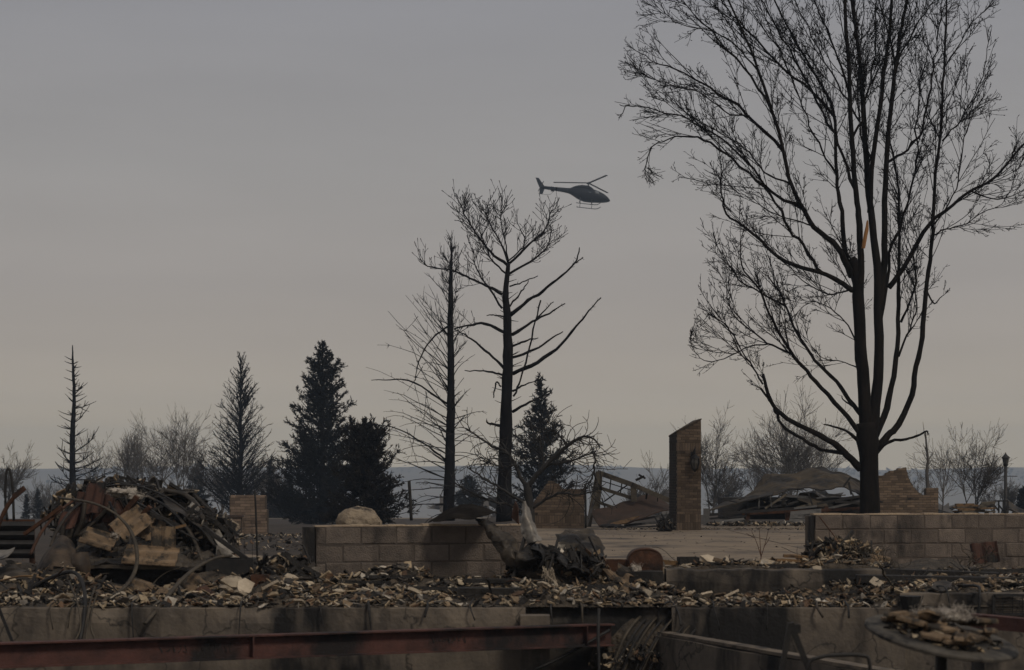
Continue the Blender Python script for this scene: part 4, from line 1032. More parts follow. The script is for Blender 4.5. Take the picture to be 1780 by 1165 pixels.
# concrete pier and the wall running toward the camera
g = G(); g.box((fx(930, 20.6), 20.64, (-.06 + PIT_Z) / 2), (.31, .30, PIT_Z * -1 - .06), taper=.97); g.build('concrete_pier', M['concrete'], label='pale concrete pier standing behind the end of the red beam', cat='pier')
def runwall(name, label, a, b, th, z1, m):
    a, b = Vector(a), Vector(b); d = (b - a); L = d.length
    root = thing(name, label, 'wall', (a.x, a.y, PIT_Z), math.atan2(d.y, d.x))
    g = G(); n = 14; V = []; fs = []
    for i in range(n + 1):
        x = L * i / n; t = z1 - PIT_Z + U(-.012, .006)
        V += [(x, -th / 2, 0), (x, -th / 2, t), (x, th / 2, t), (x, th / 2, 0)]
    for i in range(n):
        for j in range(3): fs.append((i * 4 + j + 1, i * 4 + j + 5, i * 4 + j + 4, i * 4 + j))
    fs += [(0, 1, 2, 3), (n * 4 + 3, n * 4 + 2, n * 4 + 1, n * 4)]
    g.add(V, fs); g.build('concrete', m, root, local=True)
    return root, L
rw, Lr = runwall('partition_wall', 'low concrete partition wall running toward the camera at lower right', (fx(1152, 20.7), 20.7), (3.9, 14.6), .2, -.27, M['concrete'])
q = G(); 
for i in range(3): q.box((Lr * (i + .5) / 3, U(-.01, .01), -.27 - PIT_Z + .022), (Lr / 3 - .02, .15, .03))
q.build('sill_plate', M['sill'], rw, local=True)
# steel beam
A = Vector((-7.6, 16.3, -.20)); B = px(1062, 1103, 20.7)
d = (B - A); Lb = d.length; root = thing('steel_beam', 'rust red steel beam spanning the basement', 'beam', A, math.atan2(d.y, d.x))
root.rotation_euler = (0, -math.asin(d.z / Lb), math.atan2(d.y, d.x))
for nm, c, sz in (('flange', (Lb / 2, 0, .105), (Lb, .16, .014)), ('flange', (Lb / 2, 0, -.105), (Lb, .16, .014)), ('web', (Lb / 2, 0, 0), (Lb, .012, .196))):
    q = G(); q.box(c, sz); q.build(nm, M['primer'], root, local=True)
for x in (Lb - .32, Lb - 3.9, 2.2):
    q = G(); q.box((x, -.044, 0), (.012, .075, .194)); q.build('stiffener', M['primer'], root, local=True)
# chalky handwriting on the web: illegible loops
q = G(); rs = random.Random(3)
for x0, n in ((Lb * .505, 5), (Lb * .545, 6), (Lb * .79, 7)):
    for i in range(n):
        x = x0 + i * .055; pts = [(x + rs.uniform(0, .05), -.0095, rs.uniform(-.035, .04)) for _ in range(4)]
        q.tube(catmull(pts, 8), .004, 4)
q.build('handwriting', M['char'], root, local=True)
# raised curb beam with eroded underside
def curb():
    x0, x1 = fx(1157, 22), fx(1530, 22); n = 50; rs = random.Random(8)
    g = G(); V = []; fs = []
    for i in range(n + 1):
        t = i / n; x = x0 + (x1 - x0) * t
        e = .02 + .10 * max(0, noise.noise(Vector((t * 7, 2, 0)))) + .12 * max(0, 1 - abs(t - .77) / .10) + (.06 if t < .2 else 0) + rs.uniform(0, .022)
        tp = .345 + .02 * noise.noise(Vector((t * 9, 0, 0))) + rs.uniform(-.004, .004)
        V += [(x, 21.9, e), (x, 21.88 + .008 * rs.random(), (e + tp) / 2), (x, 21.9, tp - .01), (x, 21.92, tp), (x, 22.2, tp), (x, 22.2, 0)]
    for i in range(n):
        for j in range(6): fs.append((i * 6 + j, i * 6 + (j + 1) % 6, i * 6 + (j + 1) % 6 + 6, i * 6 + j + 6))
    fs.append(tuple(range(5, -1, -1))); fs.append(tuple(range(n * 6, n * 6 + 6)))
    g.add(V, fs); g.build('concrete_curb', M['concrete'], label='raised concrete curb with crumbled black underside', cat='curb')
curb()
def blk(name, label, cat, c, size, rz, m, rough=.01, seed=0, tilt=(0, 0), group=None):
    """broken solid block: subdivided box with worn edges"""
    g = G(); nx, ny, nz = [max(2, min(8, int(s / .06))) for s in size]
    import bmesh
    bm = bmesh.new(); bmesh.ops.create_cube(bm, size=1)
    bmesh.ops.subdivide_edges(bm, edges=bm.edges[:], cuts=3, use_grid_fill=True)
    bmesh.ops.scale(bm, vec=size, verts=bm.verts[:])
    for v in bm.verts: v.co += noise.noise_vector(v.co * 9 + Vector((seed * 3.1, 0, 0))) * rough
    V = np.array([v.co[:] for v in bm.verts]); by = {}
    for f in bm.faces: by.setdefault(len(f.verts), []).append([v.index for v in f.verts])
    bm.free(); g.addnp(V, [np.array(x) for x in by.values()])
    me = g.mesh(name); me.materials.append(m)
    o = link(name, me, loc=c, rot=(tilt[0], tilt[1], rz), label=label, cat=cat)
    if group: o['group'] = group
    return o
def at(x, y, Y): return px(x, y, Y)
blk('concrete_chunk', 'dark broken concrete sill lying low in the rubble left of centre', 'concrete', at(665, 1041, 21.35), (.62, .2, .12), .05, M['concrete_d'], .014, 1)
blk('concrete_chunk', 'dark concrete sill strip below the pale rope tangle', 'concrete', at(860, 1033, 21.5), (.80, .22, .14), -.02, M['concrete_d'], .014, 2)
blk('concrete_chunk', 'square blackened concrete stub left of the raised curb', 'concrete', at(1112, 1015, 22.0), (.50, .26, .28), .0, M['concrete_d'], .012, 3)

# ------------------------------------------------------------------ rubble
random.seed(31)
def mound(x, y):
    u = 890 + x * F / y                       # column
    z = .04 + .20 * min(1, max(0, (y - 21.05) / 1.4))
    z *= 0.80 + 1.0 * noise.noise(Vector((x * 1.1, y * 1.3, 4))) + .45 * noise.noise(Vector((x * 3.3, y * 3.3, 8)))
    if 1165 < u < 1545 and y > 22.15: z = .33 + .10 * noise.noise(Vector((x * 1.6, y, 1))) + .05 * math.exp(-((u - 1455) / 55.0) ** 2) - .12 * max(0, (y - 23) / 2)
    if 430 < u < 540: z += .10 * math.exp(-((u - 490) / 40.0) ** 2)
    if 880 < u < 1040: z += .10 * math.exp(-((u - 960) / 60.0) ** 2)
    if u > 1560: z = max(z, .15 + .10 * min(1, max(0, (y - 21.1) / 1.2)))
    z += .03 * noise.noise(Vector((x * 5, y * 5, 9)))
    fade = min(1, max(0, (y - 20.84) / .16)); back = min(1, max(0, (25.6 - y) / 1.2))
    return max(.006, z * fade) if y < 21.3 else max(-.03, z * fade * back)
g = G(); nx, ny = 260, 40
X0, X1 = -8.5, 8.5
gx = np.linspace(X0, X1, nx); gy = np.concatenate([np.linspace(20.85, 23.2, 28), np.linspace(23.4, 26.0, 12)])
V = np.array([[(x, y, mound(x, y)) for x in gx] for y in gy]).reshape(-1, 3)
fq = np.array([(i * nx + j, i * nx + j + 1, (i + 1) * nx + j + 1, (i + 1) * nx + j) for i in range(ny - 1) for j in range(nx - 1)])
g.addnp(V, [fq]); g.build('ash_bed', M['ash'], kind='stuff', label='bed of black ash and cinders under the rubble', cat='ash')

PAL = [((.41, .32, .21), 28), ((.28, .205, .13), 24), ((.53, .44, .32), 19), ((.62, .56, .47), 10), ((.16, .098, .060), 9), ((.018, .016, .015), 26), ((.060, .052, .045), 20), ((.20, .18, .155), 16)]
pc = np.array([p[0] for p in PAL]); pw = np.array([p[1] for p in PAL], float); pw /= pw.sum()
rng = np.random.default_rng(17)
def chips(g, P, size, flatness=0.5, m=5, dark=None):
    n = len(P); a = np.sort(rng.uniform(0, 2 * np.pi, (n, m)), axis=1); a = np.linspace(0, 2 * np.pi, m, endpoint=False)[None] + rng.uniform(-.45, .45, (n, m))
    r = rng.uniform(.55, 1.15, (n, m)) * size[:, None]; asp = rng.uniform(.25, .95, (n, 1))
    x = np.cos(a) * r; y = np.sin(a) * r * asp; h = (size * rng.uniform(.07, .22, n))[:, None]
    bend = rng.uniform(-.16, .16, (n, 1)) / np.maximum(size[:, None], .01)
    zc = bend * x * x * 0.5
    top = np.stack([x, y, zc + h / 2], -1); bot = np.stack([x * rng.uniform(.8, 1.0, (n, 1)), y, zc - h / 2], -1)
    L = np.concatenate([top, bot], 1)
    ya = rng.uniform(0, 2 * np.pi, n); tx = rng.normal(0, flatness, n); ty = rng.normal(0, flatness, n)
    def R(ax, t):
        c, s = np.cos(t), np.sin(t); o, z = np.ones_like(t), np.zeros_like(t)
        if ax == 'z': return np.stack([np.stack([c, -s, z], -1), np.stack([s, c, z], -1), np.stack([z, z, o], -1)], -2)
        if ax == 'x': return np.stack([np.stack([o, z, z], -1), np.stack([z, c, -s], -1), np.stack([z, s, c], -1)], -2)
        return np.stack([np.stack([c, z, s], -1), np.stack([z, o, z], -1), np.stack([-s, z, c], -1)], -2)
    Rm = R('x', tx) @ R('y', ty) @ R('z', ya)
    V = np.einsum('nij,nkj->nki', Rm, L) + P[:, None, :]
    b = (np.arange(n) * 2 * m)[:, None]
    topf = b + np.arange(m)[None]; botf = b + m + np.arange(m)[None, ::-1]
    j = np.arange(m); j2 = (j + 1) % m
    side = np.stack([b + j, b + m + j, b + m + j2, b + j2], -1).reshape(-1, 4)
    w = pw if dark is None else dark
    ci = rng.choice(len(pc), n, p=w)
    nz = np.array([noise.noise(Vector((p[0] * .9, p[1] * 1.6, 11))) + .5 * noise.noise(Vector((p[0] * 3.1, p[1] * 3.1, 2))) for p in P])
    burnt = (nz > .10) & (rng.uniform(0, 1, n) < .55); ci = np.where(burnt, rng.choice([5, 5, 6, 6, 4, 7], n), ci)      # scorched drifts
    C = pc[ci] * rng.uniform(.65, 1.2, (n, 1))
    g.addnp(V.reshape(-1, 3), [topf, botf, side], np.repeat(C, 2 * m, axis=0))
def region(n, u0, u1, y0, y1, s0, s1, lift=.02):
    out = []; sz = []
    while len(out) < n:
        y = U(y0, y1); u = U(u0, u1); x = (u - 890) / F * y
        # drifts: leave bare black patches
        if noise.noise(Vector((x * 1.7, y * 2.0, 7))) < -.28 and U(0, 1) < .75: continue
        s = s0 + (s1 - s0) * U(0, 1) ** 3.2
        out.append((x, y, mound(x, y) + U(0, lift) + s * .12)); sz.append(s)
    return np.array(out), np.array(sz)
rub = G()
for a in ((2900, -40, 440, 20.84, 22.3, .008, .095), (6200, 430, 1160, 20.84, 22.75, .008, .090), (3000, 1150, 1580, 20.86, 21.9, .008, .080), (2800, 1170, 1560, 22.2, 23.6, .008, .090), (2400, 1550, 1830, 21.1, 23.2, .008, .080), (700, 430, 560, 22.3, 23.6, .02, .07), (500, -40, 430, 22.3, 25.0, .02, .08), (500, 880, 1060, 22.2, 23.4, .02, .07)):
    P_, S_ = region(*a); chips(rub, P_, S_)
dk = pw.copy(); dk[:5] *= .45; dk /= dk.sum()
# crumbs on the patio and before the garage, spill in the basement
n = 500; P_ = np.stack([rng.uniform(2.2, 8.0, n), rng.normal(50.6, .5, n), np.full(n, .02)], 1); S_ = rng.uniform(.015, .05, n); chips(rub, P_, S_, .3)
n = 600; P_ = np.stack([rng.normal(fx(1120, 20.7), .26, n), rng.uniform(20.45, 21.1, n), np.zeros(n)], 1); P_[:, 2] = -.18 - (21.1 - P_[:, 1]) * .45 - np.abs(P_[:, 0] - fx(1120, 20.7)) * .3 + rng.uniform(-.03, .04, n); chips(rub, P_, rng.uniform(.015, .06, n), .7, dark=dk)
n = 260; P_ = np.stack([rng.uniform(-3.2, 9.0, n), rng.uniform(13.2, 20.5, n), np.full(n, PIT_Z + .03)], 1); chips(rub, P_, rng.uniform(.03, .12, n), .5, dark=dk)
n = 900; P_ = np.stack([rng.uniform(-8, -3.3, n), rng.uniform(36, 58, n), np.zeros(n)], 1); P_[:, 2] = [ground_z(a, b) + .03 for a, b in P_[:, :2]]; chips(rub, P_, rng.uniform(.02, .09, n), .5, dark=dk)
n = 420; P_ = np.stack([rng.uniform(.8, 8.5, n), rng.uniform(26, 54, n), np.full(n, .012)], 1); chips(rub, P_, rng.uniform(.008, .04, n), .3, dark=dk)
rub.build('rubble', M['chip'], kind='stuff', label='broken tile and plaster chips strewn over the burnt foundation', cat='rubble')
sup = G()     # heap that carries the spill of chips
sup.rock((fx(1120, 20.8), 20.95, -.62), (.55, .38, .50), 5, 3, .35, 2.0)
sup.build('spill_heap', M['ash'], kind='stuff', label='black debris slumped over the basement edge', cat='debris')
# thin wires and splinters in the ash
wr = G()
for i in range(420):
    u = U(-20, 1800); y = U(21.1, 22.6); 
    if 1150 < u < 1560: y = U(21.1, 21.8) if U(0, 1) < .5 else U(22.3, 23.2)
    x = (u - 890) / F * y; p = Vector((x, y, mound(x, y) + .01))
    wr.tube(walk(p, (U(-1, 1), U(-.5, .5), U(-.05, .2)), U(.08, .30), 5, .3, -.06), U(.003, .008), 4)
wr.build('charred_splinters', M['char'], kind='stuff', label='charred splinters and wires mixed through the rubble', cat='splinters')

# roof tiles: S-profile, whole and broken
def tile_mesh(seed, broken=True, l=.40, w=.30, m=None, amp=.022):
    rs = random.Random(seed); nu, nv = 12, 6
    ends = [(rs.uniform(.55, 1.0) if broken else 1.0) for _ in range(4)]; e0 = [(rs.uniform(0, .3) if broken else 0) for _ in range(4)]
    E = lerpn(ends, nu); S0 = lerpn(e0, nu); wid = rs.uniform(.6, 1.0) if broken else 1.0
    rows = []
    for i in range(nv + 1):
        r = []
        for j in range(nu + 1):
            u = j / nu * wid; v = S0[j] + (E[j] - S0[j]) * i / nv
            zz = amp * math.sin(u * math.pi * 4) + amp * .4 * math.sin(u * math.pi * 2)
            r.append((-w / 2 + u * w, -l / 2 + v * l, zz))
        rows.append(r)
    P = np.array(rows); th = .016
    A = P.reshape(-1, 3) + np.array([0, 0, th / 2]); B = A - np.array([0, 0, th]); V = np.vstack([A, B]); o = len(A); W2 = nu + 1; fs = []
    for i in range(nv):
        for j in range(nu):
            a, b, c, d = i * W2 + j, i * W2 + j + 1, (i + 1) * W2 + j + 1, (i + 1) * W2 + j
            fs += [(a, b, c, d), (o + d, o + c, o + b, o + a)]
            if i == 0: fs.append((b, a, o + a, o + b))
            if i == nv - 1: fs.append((d, c, o + c, o + d))
            if j == 0: fs.append((a, d, o + d, o + a))
            if j == nu - 1: fs.append((c, b, o + b, o + c))
    g = G(); g.addnp(V, [np.array(fs)]); me = g.mesh('roof_tile', smooth=False); me.materials.append(m or M['tile']); return me
TW = [tile_mesh(i, False) for i in range(1)] ; TB = [tile_mesh(10 + i) for i in range(6)]
TR = [tile_mesh(30 + i, i > 1, m=M['redtile'], l=.46, w=.34) for i in range(4)]
def tile(label, x, y, Y, rot, me, scale=1.0, group=None, name='roof_tile'):
    o = link(name, me, loc=px(x, y, Y), rot=rot, scale=(scale,) * 3, label=label, cat='tile'); o.rotation_mode = 'ZYX'; o.rotation_euler = rot
    if group: o['group'] = group
    return o
R = math.radians
# scattered shards nobody can tell apart
for i in range(70):
    u, y = random.choice(((U(150, 440), U(21.15, 22.1)), (U(440, 1150), U(21.1, 22.4)), (U(440, 1150), U(21.1, 22.4)), (U(1180, 1540), U(22.25, 23.0)), (U(1170, 1560), U(21.1, 21.6)), (U(1560, 1790), U(21.2, 22.6))))
    x = (u - 890) / F * y; s = U(.22, .5)
    o = link('tile_shard', random.choice(TB), loc=(x, y, mound(x, y) + .035 * s + .02), rot=(U(-.5, .6), U(-.5, .5), U(0, 6.28)), scale=(s, s, s * 1.1), label='small broken clay tile shard in the rubble', cat='tile shard', group='small tile shards in the rubble')
# bent strips of metal
for i in range(30):
    u = U(20, 1780); y = U(21.1, 22.4)
    if 1150 < u < 1560: y = U(21.05, 21.7) if i % 2 else U(22.3, 23)
    x = (u - 890) / F * y; p = Vector((x, y, mound(x, y) + .02)); d = Vector((U(-1, 1), U(-.4, .3), U(0, .35)))
    g = G(); g.tube(walk(p, d, U(.2, .6), 8, .28, .02, .12), U(.008, .018), 6, .35)
    g.build('metal_strip', M[random.choice(('dark_metal', 'burnt_metal', 'pipe', 'rust'))], smooth=True, label='bent scorched metal strip lying in the rubble', cat='metal strip', group='bent metal strips in the rubble')
# flat plaster pieces
def slabpiece(label, x, y, Y, r, rot, seed, m='plaster', t=.03, asp=1.0, group=None, name='plaster_piece', cat='plaster'):
    rs = random.Random(seed); n = 7; g = G(); a = [i * 2 * math.pi / n + rs.uniform(-.3, .3) for i in range(n)]
    rr = [r * rs.uniform(.65, 1.15) for _ in a]
    T = [(math.cos(q) * k, math.sin(q) * k * asp, t / 2 + rs.uniform(-.005, .005)) for q, k in zip(a, rr)]; Bm = [(p[0] * .95, p[1] * .97, -t / 2) for p in T]
    g.add(T + Bm + [(0, 0, t / 2 + r * .06)], [(i, (i + 1) % n, 2 * n) for i in range(n)] + [tuple(range(2 * n - 1, n - 1, -1))] + [(i, i + n, (i + 1) % n + n, (i + 1) % n) for i in range(n)])
    me = g.mesh(name); me.materials.append(M[m]); o = link(name, me, loc=px(x, y, Y), rot=rot, label=label, cat=cat)
    if group: o['group'] = group
    return o
SM = []
for i in range(9):
    o_ = slabpiece('x', 0, 0, 21, U(.8, 1.1), (0, 0, 0), 300 + i, t=U(.16, .34), asp=U(.45, .95), m='plaster' if i % 3 else 'tile'); SM.append(o_.data); bpy.data.objects.remove(o_)
SPOT = [(300, 21.5), (395, 21.4), (480, 21.2), (600, 21.7), (660, 22.0), (720, 21.5), (780, 22.2), (850, 21.9), (980, 21.3), (1090, 21.25), (1170, 21.3), (1240, 21.3), (1230, 22.5), (1330, 22.6), (1420, 22.6), (1540, 21.3), (1640, 21.6), (1740, 21.6), (70, 21.3), (190, 21.4)]
for i in range(150):      # larger pale pieces, lying in clusters
    u, y = random.choice(SPOT); u += random.gauss(0, 26); y = max(20.9, y + random.gauss(0, .18)); x = (u - 890) / F * y; s = .035 + .085 * U(0, 1) ** 1.6
    link('masonry_piece', random.choice(SM), loc=(x, y, mound(x, y) + .02 + s * .25), rot=(U(-.1, .9), U(-.5, .5), U(0, 6.3)), scale=(s, s, s), label='larger pale broken masonry piece lying in the rubble', cat='masonry piece', group='larger pale pieces in the rubble')
# strips and cables draped over the basement edge
for i in range(16):
    u = (95, 135, 230, 420, 560, 640, 745, 820, 960, 1010, 1240, 1330, 1420, 1470, 1640, 1700)[i]; zt_ = .06 if u < 1560 else .22
    x = fx(u, 20.9); L_ = U(.10, .34); g = G()
    g.tube(catmull([(x + U(-.1, .1), 21.25, mound(x, 21.25) + .03), (x, 20.95, zt_), (x + U(-.03, .03), 20.74, zt_ - .05), (x + U(-.06, .06), 20.71, zt_ - .05 - L_)], 12), U(.006, .016), 6, U(.3, 1))
    g.build('draped_strip', M[random.choice(('char', 'dark_metal', 'burnt_metal', 'pipe'))], smooth=True, label='scorched strip drooping over the basement wall edge', cat='metal strip', group='strips drooping over the basement edge')
slabpiece('long pale plaster sheet lying at the far left of the wall edge', 45, 1050, 21.3, .26, (.5, .1, .2), 1, asp=.5)
slabpiece('pale cracked plaster sheet beside the long one near the hanging hoses', 78, 1053, 21.2, .17, (.45, -.1, 1.2), 2, asp=.7)
slabpiece('upright pale plaster piece standing before the ribbed metal box', 498, 1038, 21.3, .17, (1.15, .1, .2), 3, asp=.9)
slabpiece('pale plaster piece lying left of the upright one', 452, 1043, 21.25, .13, (.6, .1, .5), 4, asp=.6)
slabpiece('small pale plaster piece right of the upright one', 535, 1044, 21.25, .11, (.8, -.2, 1.0), 5, asp=.8)
for i, (x, y, r, rot, lb) in enumerate(((405, 1012, .13, (1.0, .3, .3), 'tilted tan slab on top of the pile by the rusty box'), (425, 1020, .14, (.9, -.3, .8), 'tan slab leaning right at the pile by the rusty box'), (392, 1024, .12, (.5, .2, 1.9), 'tan slab at the left foot of that pile'), (417, 1036, .15, (.7, .1, 2.5), 'largest tan slab at the front of that pile'), (378, 1045, .10, (.3, .3, .3), 'small tan slab in front of the folded dark sheet'))):
    slabpiece(lb, x, y, 21.6, r, rot, 20 + i, t=.035, asp=.8)
slabpiece('pair-like curled pale shard in the rubble behind the curb', 1235, 973, 22.6, .14, (.7, .2, .3), 31, asp=.5)
slabpiece('bent pale shard at the right end of the curled one', 1262, 974, 22.6, .08, (1.0, -.3, 1.3), 32, asp=.6)
slabpiece('small white plaster block below the raised curb', 1290, 1040, 21.4, .07, (.8, .1, .1), 33, asp=.6)
slabpiece('white shard hanging off the front of the debris pile', 1420, 990, 22.0, .07, (1.3, .3, .2), 34, asp=.9)

# ------------------------------------------------------------------ burnt car, left
def car():
    Y0 = 22.55
    o = px(232, 1030, Y0); o.z = .04
    root = thing('burnt_car', 'burnt out car crushed under roof tiles and debris at left', 'car', o, R(8))
    k = dict(local=True)
    hood = G(); hood.sheet([[(-.62, .02, .30), (-.3, -.10, .33), (.15, -.13, .32), (.6, -.06, .30), (.86, .12, .30)], [(-.66, .35, .42), (-.3, .3, .46), (.15, .3, .45), (.6, .3, .43), (.88, .4, .40)], [(-.7, .75, .54), (-.3, .75, .58), (.15, .75, .56), (.6, .75, .55), (.88, .8, .52)], [(-.72, 1.15, .62), (-.3, 1.2, .66), (.15, 1.2, .64), (.6, 1.15, .63), (.86, 1.1, .60)]], 34, 26, .012, .07, seed=1, freq=6.0)
    hood.build('hood', M['burnt_metal'], root, **k)
    lip = G(); lip.sheet([[(-.60, .0, .31), (-.3, -.12, .34), (.15, -.15, .33), (.6, -.08, .31), (.84, .1, .30)], [(-.60, .0, .27), (-.3, -.12, .30), (.15, -.15, .29), (.6, -.08, .27), (.84, .1, .26)]], 24, 4, .012, .02, seed=4)
    lip.build('hood_edge', M['burnt_metal'], root, **k)
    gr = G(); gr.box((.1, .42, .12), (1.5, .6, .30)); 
    gr.build('cavity_shade_block', M['char'], root, **k)  # black box put in for the shade inside the bumper cavity
    bb = G(); bb.beam((-.7, -.02, .06), (.8, .05, .07), .05, .07); bb.build('bumper_bar', M['dark_metal'], root, **k)
    # crumpled fender with the open lamp socket
    fe = G(); fe.sheet([[(-1.10, .45, -.02), (-1.06, .05, -.02), (-.92, -.22, -.02), (-.74, -.24, -.02), (-.58, -.14, 0)], [(-1.12, .45, .22), (-1.07, .02, .22), (-.92, -.26, .22), (-.74, -.28, .22), (-.57, -.16, .2)], [(-1.05, .5, .38), (-.99, .12, .43), (-.88, -.12, .47), (-.76, -.14, .46), (-.62, -.04, .38)], [(-.94, .75, .50), (-.90, .5, .59), (-.84, .3, .65), (-.76, .25, .63), (-.68, .3, .54)]], 26, 22, .012, .03, hole=lambda u, v: ((u - .66) / .22) ** 2 + ((v - .20) / .25) ** 2 < 1 or (v < .12 and u > .45), seed=2)
    ww = G(); ww.rock((-.86, .45, .22), (.20, .42, .26), 2, 3, .2); ww.build('socket_shade_liner', M['char'], root, **k)  # black lump added behind the lamp socket so the hole looks shaded
    fe.build('fender', M['fender'], root, label='crumpled front fender with empty lamp socket', **k)
    f2 = G(); f2.sheet([[(.86, .1, .02), (.95, .3, .02), (.98, .8, .02)], [(.88, .12, .22), (.98, .3, .25), (1.0, .8, .25)], [(.86, .16, .36), (.94, .4, .46), (.96, .9, .52)]], 14, 10, .012, .03, hole=lambda u, v: (u - .6) ** 2 + (v * .6) ** 2 < .06, seed=3)
    f2.build('fender', M['burnt_metal'], root, **k)
    # lamp shells beside the socket
    ls = G(); ls.sheet([[(-.66, -.10, .46), (-.58, -.12, .48), (-.50, -.04, .48)], [(-.66, -.17, .34), (-.56, -.2, .34), (-.47, -.06, .34)], [(-.60, -.14, .22), (-.53, -.16, .22), (-.48, -.08, .24)]], 10, 10, .01, .01, seed=5); ls.build('lamp_shell', M['fender'], root, **k)
    # windscreen frame, roof and pillars
    for pts, r in (([(-.80, 1.05, .60), (-.74, 1.3, .85), (-.60, 1.6, 1.06), (-.30, 1.75, 1.12)], .045), ([(.84, 1.05, .58), (.74, 1.4, .86), (.56, 1.7, 1.08), (.3, 1.8, 1.14)], .045), ([(-.72, 1.0, .60), (-.63, .95, .80), (-.60, .98, 1.04)], .03), ([(-.68, .98, .62), (-.48, 1.02, .80), (-.32, 1.1, .97)], .035), ([(-.95, 1.9, .5), (-.85, 1.95, .85), (-.6, 2.0, 1.12)], .04), ([(.95, 1.9, .5), (.85, 1.95, .85), (.6, 2.0, 1.12)], .04), ([(-.34, 1.1, .98), (-.15, 1.05, .80), (-.02, 1.0, .66)], .03)):
        g = G(); g.tube(catmull(pts, 10), r, 6, .7); g.build('pillar', M['burnt_metal'], root, smooth=True, **k)
    ro = G(); ro.sheet([[(-.62, 1.62, 1.08), (-.2, 1.72, 1.06), (.2, 1.75, 1.08), (.58, 1.7, 1.10)], [(-.66, 2.2, 1.12), (-.2, 2.2, 1.00), (.2, 2.2, 1.02), (.62, 2.2, 1.12)], [(-.64, 2.9, 1.08), (-.2, 2.95, 1.0), (.2, 2.95, 1.02), (.6, 2.9, 1.08)], [(-.6, 3.5, .75), (-.2, 3.6, .78), (.2, 3.6, .78), (.58, 3.5, .75)]], 18, 18, .012, .05, seed=6); ro.build('roof', M['burnt_metal'], root, **k)
    for sx in (-1, 1):
        dr = G(); dr.sheet([[(sx * .95, 1.1, .05), (sx * 1.0, 2.0, .04), (sx * .98, 3.2, .05), (sx * .92, 4.1, .1)], [(sx * .98, 1.1, .35), (sx * 1.03, 2.0, .35), (sx * 1.0, 3.2, .36), (sx * .94, 4.1, .36)], [(sx * .92, 1.12, .60), (sx * .97, 2.0, .62), (sx * .95, 3.2, .62), (sx * .88, 4.1, .55)]], 20, 8, .012, .03, seed=7 + sx); dr.build('side_panel', M['burnt_metal'], root, **k)
        wh = G(); wh.tube([(sx * .80, .62, .16), (sx * .96, .62, .16)], [.20, .20], 14); w_ = wh.build('wheel', M['dark_metal'], root, smooth=False, **k)
    tk = G(); tk.sheet([[(-.9, 3.5, .60), (0, 3.55, .64), (.9, 3.5, .6)], [(-.9, 4.2, .50), (0, 4.3, .52), (.9, 4.2, .5)]], 8, 4, .012, .03); tk.build('boot_lid', M['burnt_metal'], root, **k)
    it = G(); it.box((0, 2.2, .42), (1.7, 1.4, .72)); it.build('cabin_shade_block', M['char'], root, **k)  # solid black fill, paints the windscreen opening as deep shade
    df = G(); df.sheet([[(.62, 1.25, 1.02), (.80, 1.0, .86), (1.0, .72, .62), (1.12, .55, .42)], [(.55, 1.15, .94), (.72, .9, .78), (.9, .62, .58), (.98, .45, .40)]], 14, 4, .012, .03, seed=9); df.build('door_frame', M['bare_metal'], root, label='bent pale strip of door frame', **k)
    d2 = G(); d2.sheet([[(.92, .55, .52), (1.05, .45, .44), (1.22, .42, .36)], [(.90, .5, .38), (1.0, .42, .33), (1.2, .40, .33)]], 10, 5, .01, .02, seed=10); d2.build('door_skin', M['bare_metal'], root, **k)
    # debris plastered on the bonnet sides
    return root
car()
# debris bulk over the roof
def heap(name, label, c, r, n, smin, smax, seed, sticks=20, m='ash', light=.25):
    random.seed(seed); c = Vector(c); root = thing(name, label, 'debris', c); g = G(); g.rock(c, [a_ * .80 for a_ in r], seed, 4, .35, 2.4); g.build('core', M[m], root)
    P = []
    while len(P) < n:
        v = Vector((U(-1, 1), U(-1, .5), U(-.2, 1)))
        if .2 < v.length < 1: v.normalize(); v *= U(.80, 1.10); P.append((c[0] + v.x * r[0], c[1] + v.y * r[1], c[2] + v.z * r[2]))
    w = pw.copy(); w[:5] *= light; w /= w.sum(); q = G(); chips(q, np.array(P), np.array([smin + (smax - smin) * U(0, 1) ** 2 for _ in P]), .9, dark=w); q.build('flakes', M['chip'], root, kind='stuff')
    q = G()
    for i in range(sticks):
        v = Vector((U(-1, 1), U(-.8, -.1), U(.1, 1))).normalized(); a = Vector((c[0] + v.x * r[0], c[1] + v.y * r[1], c[2] + v.z * r[2])); d = v.cross(Vector((U(-1, 1), U(-1, 1), U(-1, 1)))).normalized() * U(.08, .30)
        q.beam(a - d, a + d, U(.012, .03), U(.012, .05))
    if sticks: q.build('splinters', M['char'], root, kind='stuff')
heap('roof_debris', 'black heap of fused debris on the burnt car roof', px(222, 905, 24.9), (.98, .8, .50), 900, .015, .12, 3, 50, light=.2)
heap('roof_debris', 'lumpy charred debris sliding off the car on its right', px(348, 945, 23.7), (.42, .45, .40), 420, .015, .11, 6, 34, light=.13)
heap('roof_debris', 'strip of charred flakes heaped on the car bonnet', px(245, 968, 22.95), (.62, .30, .12), 420, .012, .07, 8, 14, light=.2)
heap('ash_heap', 'dark ash heap along the car front below the bonnet edge', px(120, 1035, 21.9), (.6, .35, .16), 240, .02, .09, 12, 10, light=.5)
tile('whole tan tile lying on the car bonnet below the windscreen', 172, 937, 22.75, (R(38), R(12), R(78)), TW[0], .95)
tile('tan ribbed tile standing upright on the right of the bonnet', 284, 943, 22.75, (R(72), R(3), R(4)), TW[0], .92)
tile('wide tan tile lying flat at the front edge of the bonnet', 262, 966, 22.45, (R(42), R(2), R(87)), tile_mesh(3, False, l=.60, w=.30), 1.0)
tile('tan tile behind the upright one, inside the windscreen', 272, 921, 23.3, (R(60), R(-8), R(10)), TB[1], 1.0)
tile('tan half tile leaning in the car windscreen', 247, 915, 23.25, (R(55), R(20), R(-30)), TB[2], 1.0)
